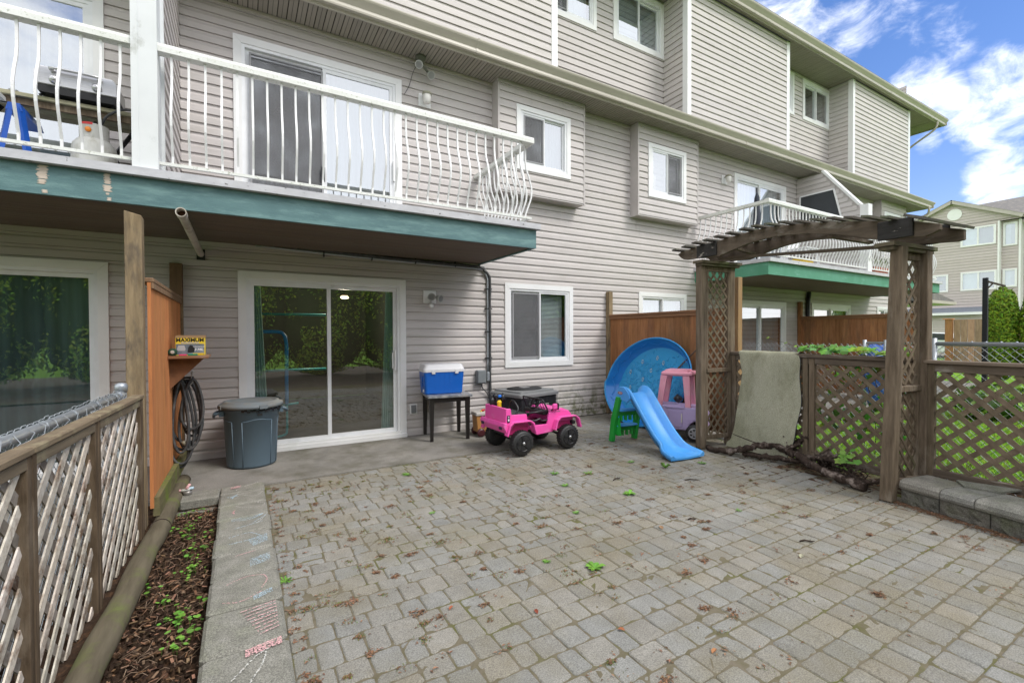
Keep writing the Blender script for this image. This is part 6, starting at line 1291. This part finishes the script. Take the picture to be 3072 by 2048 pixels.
gn([(4.90,-2.72,.02),(4.98,-2.9,.02),(5.08,-3.1,.03)],(.014,.006)); m.build('branch_wood',BARK,t)
m=MB()
for i in range(70):
    a=random.random(); c=Vector((5.15-.25*a,-3.75-.6*a,.05+.1*random.random())); d=Vector((random.uniform(-1,1),random.uniform(-1,1),random.uniform(-.4,.8))); gn([c,c+d*.04,c+d*.09+Vector((0,0,-.02))],(.005,.0015),4,3,.004)
gn([(5.02,-3.25,.16),(5.0,-3.05,.2),(4.97,-2.9,.245)],(.006,.002),5,4,.003); m.ico((5.23,-3.85,.10),.09,2,sc=(1,1,1.1),jit=.35); m.ico((5.1,-4.0,.09),.06,2,jit=.4); m.ico((5.3,-3.62,.28),.03,1,jit=.4); m.build('root_clump',BARK,t)
# ------------------------------------------------------------ split stone wall
t=thing('stone_wall','low split faced concrete block wall with rounded caps at the right','garden wall',(4.755,-4.63,0),-12.5)
cx=[0,-.285,-.50,-.86,-1.22,-1.58,-1.94]
bx=[0,-.27,-.58,-.90,-1.22,-1.54,-1.9]
def roughblock(m,y0,y1,z0,z1,x0,x1,j=.010,ny=9,nz=5):
    vs=[];fs=[]
    for i in range(ny+1):
        for k in range(nz+1):
            e=(0<i<ny and 0<k<nz); vs.append((x0-(random.uniform(0,j*2) if e else 0),y0+(y1-y0)*i/ny,z0+(z1-z0)*k/nz))
    for i in range(ny):
        for k in range(nz): a=i*(nz+1)+k; fs.append((a,a+1,a+nz+2,a+nz+1))
    m.add(vs,fs,0,tv(.08)); m.box((x0+.0005,y0,z0),(x1,y1,z1),0)
for a,b in zip(bx[:-1],bx[1:]): m=MB(); roughblock(m,b+.004,a-.004,-.03,.112,.0,.25); m.build('base_block',STONE,t)
for k,(a,b) in enumerate(zip(cx[:-1],cx[1:])):
    m=MB(); rings=[]
    for y_ in (b+.003,b+.012,(a+b)/2,a-.012,a-.003):
        e=0 if y_ in(b+.003,a-.003) else .006; wd=.33
        rings.append([(-.022-e*.5,y_,.114),(-.030-e,y_,.135),(-.024-e,y_,.165+e*.3),(-.002,y_,.183+e*.3),(.04,y_,.19+e*.3),(wd,y_,.188),(wd,y_,.114)])
    m.loft(rings,t=tv(.06)); m.build('cap_block',STCAP,t)
m=MB(); m.prism([(.20,-.32),(.33,-.20),(.52,-.52),(.30,-.50)],.191,.205,'Z'); m.build('loose_cap',STCAP,t)
chalk(t,CHW,[],.01)
# ------------------------------------------------------------ vine, weeds, grass at the fence
def lobed(m,c,r,nv,az,mi=0,t=(1,1,1)):
    c=Vector(c); n=Vector(nv).normalized(); a0=Vector((math.cos(az),math.sin(az),.2)); u=(a0-n*a0.dot(n)).normalized(); v=n.cross(u)
    rad=[1.0,.62,.88,.55,.72,.45,.35,.45,.72,.55,.88,.62]; P=[c+n*r*.08]
    for k,q in enumerate(rad): a=2*math.pi*k/12; P.append(c+(u*math.cos(a)+v*math.sin(a))*r*q*random.uniform(.93,1.05)-n*r*.12*random.random())
    m.add(P,[(0,1+k,1+(k+1)%12) for k in range(12)],mi,t,True)
t=thing('grape_vine','leafy green vine growing along the top of the lattice fence','vine',(4.81,-3.55,0),-5.14)
m=MB(); 
for i in range(95):
    y_=random.uniform(-.93,.10); z=1.205+random.uniform(0,.055)+(.03 if y_>-.35 else 0)*random.random(); lobed(m,(.54+random.uniform(-.10,.18),y_,z),random.uniform(.035,.07),(random.uniform(-.8,.1),random.uniform(-.4,.4),1),random.random()*6.28,0,(random.uniform(.7,1.25),random.uniform(.85,1.3),random.uniform(.6,2.2)) if y_>-.45 else (random.uniform(.9,1.9),random.uniform(1.0,1.5),random.uniform(.4,.8)))
for i in range(200):
    y_=random.uniform(-1.0,-.05); z=random.uniform(.25,1.15); 
    if random.random()>.35+.5*z/1.2: continue
    lobed(m,(.60+random.uniform(0,.22),y_,z),random.uniform(.04,.08),(-1,random.uniform(-.7,.7),random.uniform(-.3,.9)),random.random()*6.28,0,(random.uniform(.4,1.6),random.uniform(.5,1.5),random.uniform(.4,1)))
m.build('leaves',LEAF,t)
m=MB()
for k in range(9): y_=-.9+.12*k; m.tube(smooth_path([(.72,y_,.0),(.70+random.uniform(-.05,.05),y_+random.uniform(-.1,.1),.5),(.60,y_+random.uniform(-.1,.1),1.0),(.54,y_+random.uniform(-.1,.2),1.22)],5),.004,5)
m.tube(smooth_path([(.52,.05,1.24),(.50,.2,1.29),(.49,.35,1.33),(.50,.48,1.37)],5),.0025,4); m.build('stems',pm('vine_stem',(.14,.10,.05)),t)
m=MB(); 
for y_,z in((.24,1.30),(.12,1.27),(.46,1.36)): lobed(m,(.50,y_,z),.028,(-.6,.2,.8),random.random()*6,0,(1.8,1.5,1.2))
m.build('tendril_leaves',LEAFB,t)
t=thing('maple_seedling','bright green lobed seedling beside the roots of the dead branch','plant',(5.05,-4.12,0)); m=MB()
for i in range(16): lobed(m,(random.uniform(-.10,.10),random.uniform(-.09,.10),.06+random.random()*.2),random.uniform(.035,.06),(random.uniform(-.9,0),random.uniform(-.3,.3),.8),random.random()*6.28,0,(random.uniform(.8,1.5),random.uniform(.8,1.2),1.2))
m.build('leaves',LEAFB,t); m=MB(); [m.tube([(0,0,0),(random.uniform(-.08,.08),random.uniform(-.08,.08),.2)],.003,4) for _ in range(6)]; m.build('stems',pm('vine_stem',(.14,.10,.05)),t)
m=MB()
for i in range(60):
    y_=-4.65-random.random()*1.6; x=5.33+.09*(y_+4.6)+random.uniform(-.05,.03); h=random.uniform(.1,.42); P=[(x,y_,.08),(x+random.uniform(-.03,.03),y_+random.uniform(-.04,.04),h*.6),(x+random.uniform(-.08,.08),y_+random.uniform(-.1,.1),h),(x+random.uniform(-.1,.1),y_+random.uniform(-.12,.12),h*.8)]; m.tube(smooth_path(P,3),.0016,3,0,tv(.3))
tag(m.build('dry_stalks',pm('straw',(.30,.20,.10),bump=0)),'dry straw stalks standing along the foot of the right lattice','dry grass',kind='stuff')
m=MB(); random.seed(21)
for i in range(26000):
    f=random.random()**1.6; x=5.46+f*8; y_=random.uniform(-2.6-.15*x,-2.3)-random.random()*3.2*(1 if x<8 else 1.2); h=random.uniform(.02,.06)*(1.3 if x<6.3 else 1); a=random.random()*6.28; w=.0035+.001*f*3; dx,dy=math.cos(a)*w,math.sin(a)*w; lx,ly=random.uniform(-.03,.03),random.uniform(-.03,.03)
    m.add([(x-dx,y_-dy,-.03),(x+dx,y_+dy,-.03),(x+lx,y_+ly,-.03+h)],[(0,1,2)],0,(random.uniform(.7,1.6),random.uniform(.75,1.3),random.uniform(.5,1.2)))
tag(m.build('grass',GRASS),'short bright green lawn grass beyond the lattice fence','grass',kind='stuff')
# ------------------------------------------------------------ things on the far lawn
random.seed(5)
def crumple(name,lab,cat,loc,sc_,mat,parent=None):
    m=MB(); m.ico((0,0,0),1,3,sc=sc_,jit=.16); o=m.build(name,mat); o.location=loc; tag(o,lab,cat); return o
crumple('blue_tarp','crumpled blue tarpaulin heap behind the chain link fence','tarpaulin',(9.6,-2.62,1.0),(.3,.28,.22),TARP)
crumple('tarp_bundle','smaller blue tarpaulin bundle lower on the lawn','tarpaulin',(9.3,-2.75,.55),(.3,.22,.45),TARP)
crumple('boulder','pale garden boulder on the lawn, nearer the arbour','rock',(12.5,-3.35,.15),(.35,.25,.25),pm('boulder_pale',(.5,.47,.42),ns=5,bump=.6)); crumple('boulder','pale garden boulder on the lawn, farther right','rock',(12.5,-3.95,.15),(.3,.2,.22),pm('boulder_pale',(.5,.47,.42)))
def shrub(name,lab,cat,loc,w,h,d,n,ls,mat,col=1.0,trunk=True,gp=None,cone=False):
    t=thing(name,lab,cat,loc,0,gp); m=MB()
    blobs=[(random.uniform(-.6,.6)*w,random.uniform(-.6,.6)*d,random.random()*h,random.uniform(.25,.5)) for _ in range(24)]
    for i in range(n):
        # leaves gather near the surface of an uneven body
        a=random.random()*6.2832; zz=random.random(); 
        if cone: rr=math.sqrt(max(.03,1-abs(2*zz-1)**3.4))*(.94+.05*math.sin(zz*17+a*2)+.04*math.sin(a*5-zz*9)); rr=max(rr,.12) if zz<.97 else .2
        else: rr=math.sqrt(max(.05,1-(2*zz-1)**4))*(.82+.16*math.sin(a*4+zz*7)+.10*math.sin(a*9-zz*13))
        rr*=random.uniform(.80,1.04) if random.random()<.8 else random.uniform(.3,.9)
        x,y_,z=w*rr*math.cos(a),d*rr*math.sin(a),zz*h; s_=ls*random.uniform(.6,1.3)
        nrm=Vector((math.cos(a)+random.uniform(-.7,.7),math.sin(a)+random.uniform(-.7,.7),random.uniform(-.3,.9))).normalized(); u=nrm.cross(Vector((0,0,1))); u=u.normalized() if u.length>.01 else Vector((1,0,0)); v=nrm.cross(u); sp=random.random()*6.28; u,v=u*math.cos(sp)+v*math.sin(sp),v*math.cos(sp)-u*math.sin(sp); c=Vector((x,y_,z))
        g=random.uniform(.25,1.5)*col; tt=(g*random.uniform(.85,1.6),g,g*random.uniform(.4,1.0))
        m.add([c-u*s_*.5,c-v*s_,c+u*s_*.5,c+v*s_],[(0,1,2,3)],0,tt)
    m.build('crown',mat,t)
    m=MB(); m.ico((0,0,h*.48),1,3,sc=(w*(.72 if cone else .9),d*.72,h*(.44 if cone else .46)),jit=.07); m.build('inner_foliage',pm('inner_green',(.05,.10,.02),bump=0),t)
    if trunk: m=MB(); m.tube([(0,0,0),(0,0,h*.4)],.06,6); m.build('trunk',BARK,t)
    return t
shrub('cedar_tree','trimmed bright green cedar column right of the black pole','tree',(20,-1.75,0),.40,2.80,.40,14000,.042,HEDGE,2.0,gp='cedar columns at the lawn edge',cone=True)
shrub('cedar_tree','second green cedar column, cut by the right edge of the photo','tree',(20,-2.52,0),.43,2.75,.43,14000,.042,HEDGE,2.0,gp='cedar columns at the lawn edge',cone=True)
shrub('garden_shrub','loose leafy shrub on the lawn behind the right lattice','shrub',(11.0,-3.7,0),.9,.5,.5,1500,.05,LEAF,.9)
t=thing('black_pole','tall black pole with a short angled arm before the far building','pole',(12,-3.34,0)); MB().bbox((-.035,-.035,0),(.035,.035,2.44),.004).build('pole_shaft',pm('pole_black',(.018,.018,.022),bump=.1),t); m=MB(); m.bar((0,0,2.38),(0,-.26,2.26),.03,.035); m.bar((0,-.0,2.2),(0,-.10,2.33),.02,.02); m.bar((0,-.23,2.27),(0,-.23,2.17),.012,.012); m.build('arm',pm('arm_brown',(.10,.08,.06)),t)
t=thing('board_fence','tall weathered board fence with capped post before the far building','fence',(30,0,0)); m=MB(); y_=2.2
while y_>-6: m.box((-.02,y_-.245,0),(.02,y_-.01,2.08),0,tv(.2,.06)); y_-=.25
m.build('board_panel',wood('far_boards',(.34,.22,.15),(.24,.15,.10),(.2,.13,.09),sc=(5,5,1)),t)
for y_ in(2.45,): MB().box((-.1,y_-.22,0),(.08,y_+.05,2.1)).build('post',CEDAR2,t); 
MB().box((-.14,2.2,2.1),(.12,2.58,2.14)).build('post_cap',pm('cap_orange',(.6,.25,.12)),t)
# white car parked far away
t=thing('parked_car','white car partly hidden behind the board fence','car',(34.5,3.9,0)); m=MB(); m.prism([(-2,.35),(-2.05,.8),(-1.7,.95),(-1.0,1.0),(-.3,1.45),(.9,1.5),(1.6,1.1),(2.0,.95),(2.05,.4)],-.8,.8,'X'); m.build('body',plast('car_white',(.72,.73,.74),.25),t,bev=.05)
m=MB(); m.prism([(-.85,1.02),(-.25,1.40),(.85,1.44),(1.4,1.10)],-.815,.815,'X'); m.build('side_window',pm('car_glass',(.03,.035,.04),rough=.1),t); MB().box((-.83,.25,1.0),(.83,.32,1.46)).build('pillar',plast('car_white',(.72,.73,.74),.25),t)
for y_ in(-1.3,1.3): m=MB(); m.lathe([(.1,-.86),(.32,-.86),(.33,-.7),(.1,-.7)],20,(0,y_,.33),axis='X'); m.build('wheel',TIRE,t)
# ------------------------------------------------------------ far townhouse
FB=thing('apartment_building','pale grey townhouse block with gable and round vent at the right edge','building',(39.6,0,0))
fh=[(3.02,4.62,6.86,8.05),(2.97,4.60,4.10,5.28),(5.2,6.5,4.10,5.24)]
m=MB(); siding(m,(0,0,0),(0,-1,0),(-1,0,0),-9.0,-2.92,2.95,8.2,[(-b+.03,-a-.03,c+.03,d-.03) for a,b,c,d in fh],E=.18,amp=1.6)
# gable triangle courses
E2=.18
z=8.2
while z<9.70:
    f=(9.75-z)/(9.75-8.2); y1=5.017+(8.2-5.017)*f*.98; y0=5.017-(5.017-1.95)*f; 
    siding(m,(0,0,0),(0,-1,0),(-1,0,0),-y1,-y0,z,min(z+.18,9.72),E=.18,amp=1.6); z=(math.floor(z/.18+1e-6)+1)*.18
m.build('wall',FARS,FB)
fh2=[(2.19,2.80,6.68,8.08),(2.19,2.80,4.2,5.3)]
m=MB(); siding(m,(.35,0,0),(0,-1,0),(-1,0,0),-2.93,-2.13,0,8.2,[(-b+.03,-a-.03,c+.03,d-.03) for a,b,c,d in fh2],E=.18,amp=1.6); siding(m,(.9,0,0),(0,-1,0),(-1,0,0),-2.13,9,0,8.2,E=.18,amp=1.6); siding(m,(0,0,0),(0,-1,0),(-1,0,0),-9,-6.5,0,2.5,E=.18); m.build('side_wall',FARS,FB)
m=MB(); m.box((.02,-9,0),(.3,9,8.1)) if False else None
m.box((1.2,-9,0),(6,9,8.2)); m.box((.95,-9,0),(1.2,2.1,8.2)); m.box((.1,2.95,2.6),(1.2,9,2.9)); m.build('inner_wall',ROOM,FB)
MB().box((-.06,2.87,2.95),(.36,2.95,8.2)).build('corner_trim',TRIM,FB); MB().box((.29,2.05,0),(.93,2.14,8.2)).build('corner_trim',TRIM,FB)
def fwin(y0,y1,z0,z1,x,mull=True,dark=False):
    m=MB(); w=.10; m.box((x-.05,y0,z0),(x+.02,y0+w,z1)); m.box((x-.05,y1-w,z0),(x+.02,y1,z1)); m.box((x-.049,y0+w,z0),(x+.02,y1-w,z0+w)); m.box((x-.049,y0+w,z1-w),(x+.02,y1-w,z1)); 
    if mull: c=(y0+y1)/2; m.box((x-.04,c-.04,z0+w),(x+.02,c+.04,z1-w))
    t=m.build('window',TRIM,FB); m=MB(); m.add([(x-.01,y0+w,z0+w),(x-.01,y1-w,z0+w),(x-.01,y1-w,z1-w),(x-.01,y0+w,z1-w)],[(0,3,2,1)]); m.build('pane',G_FAR,t); m=MB(); c=(y0+y1)/2; m.box((x+.08,c,z0),(x+.1,y1,z1),0,(.95,1,1)); m.box((x+.08,y0,z0),(x+.1,c,z1),0,(.45,.5,.5) if mull else (.8,.85,.85)); m.build('blind',ZEB,t)
for a,b,c,d in fh: fwin(a,b,c,d,-.02)
for a,b,c,d in fh2: fwin(a,b,c,d,.33,False)
m=MB(); m.lathe([(.36,-.06),(.36,-.03),(.30,-.03),(.29,-.045),(.01,-.045)],28,(0,4.92,9.02),axis='X'); 
for k in range(7): z=-.22+.073*k; q=math.sqrt(.29**2-z*z); m.bar((-.055,4.92-q,9.02+z),(-.055,4.92+q,9.02+z),.02,.03)
m.build('gable_vent',TRIM,FB)
m=MB(); m.bar((-.25,5.02,9.83),(-.25,1.85,8.30),.22,.06,up=(1,0,0)); m.bar((-.25,5.02,9.83),(-.25,8.6,8.15),.22,.06,up=(1,0,0)); m.bar((-.12,5.02,9.76),(-.12,1.85,8.23),.04,.27,up=(1,0,0)); m.bar((-.12,5.02,9.76),(-.12,8.6,8.08),.04,.27,up=(1,0,0)); m.build('barge_board',pm('far_fascia',(.47,.43,.39)),FB)
m=MB(); m.add([(-.30,5.02,9.945),(4,5.02,9.945),(4,1.75,8.36),(-.30,1.75,8.36)],[(0,1,2,3)]); m.add([(-.30,5.02,9.945),(4,5.02,9.945),(4,8.8,8.18),(-.30,8.8,8.18)],[(3,2,1,0)]); m.add([(.6,-14,8.15),(.6,4,8.15),(4.6,4,10.35),(4.6,-14,10.35)],[(0,1,2,3)]); m.add([(.6,4,8.15),(.6,12,8.15),(4.6,12,10.2),(4.6,4,10.35)],[(0,1,2,3)]); m.build('roof',SHING,FB)
m=MB(); m.box((.45,-14,8.0),(.62,2.1,8.18)); m.box((.4,2.1,8.12),(.9,2.95,8.2)); m.build('eave_board',pm('far_fascia',(.47,.43,.39)),FB)
m=MB(); m.add([(-.02,3.2,3.08),(-.02,9,3.08),(-1.6,9,2.68),(-1.6,3.2,2.68)],[(0,1,2,3)]); m.build('garage_roof',pm('garage_shingle',(.20,.22,.25),(.14,.155,.18),sc=(4,4,4),ns=4,bump=.4),FB); m=MB(); m.box((-1.66,3.2,2.55),(-1.56,9,2.70)); m.build('garage_gutter',TRIM,FB)
m=MB(); siding(m,(-1.2,0,0),(0,-1,0),(-1,0,0),-9,-3.2,0,2.55,[(-8.2,-5.6,0,2.2)],E=.15); m.build('garage_wall',FARS,FB); m=MB(); m.box((-1.18,5.6,0),(-1.1,8.2,2.2)); m.build('garage_door',TRIM,FB); m=MB(); 
for k in range(3):
    for q in range(2): m.box((-1.21,5.75+.22*k,1.75+.17*q),(-1.185,5.93+.22*k,1.88+.17*q))
m.build('garage_window',pm('pane_brown',(.10,.045,.03),rough=.3),FB)
# ------------------------------------------------------------ behind the camera: hedge mirrored in the glass
random.seed(11)
for k,(x,w,h) in enumerate(((-6.5,2.1,4.6),(-3.4,2.1,5.0),(-.4,2.0,4.6),(2.5,2.0,4.9),(5.4,2.1,4.7),(8.4,2.1,5.1),(11.6,2.2,4.8),(15,2.4,4.8))):
    t=shrub('hedge_tree','broad leafy hedge tree on the far side of the yard, behind the camera','tree',(x,-11.4-.3*(k%2),.0),w,h,1.2,13000,.060,HEDGE,3.0,gp='hedge trees behind the camera',trunk=False)
bpy.context.view_layer.update()
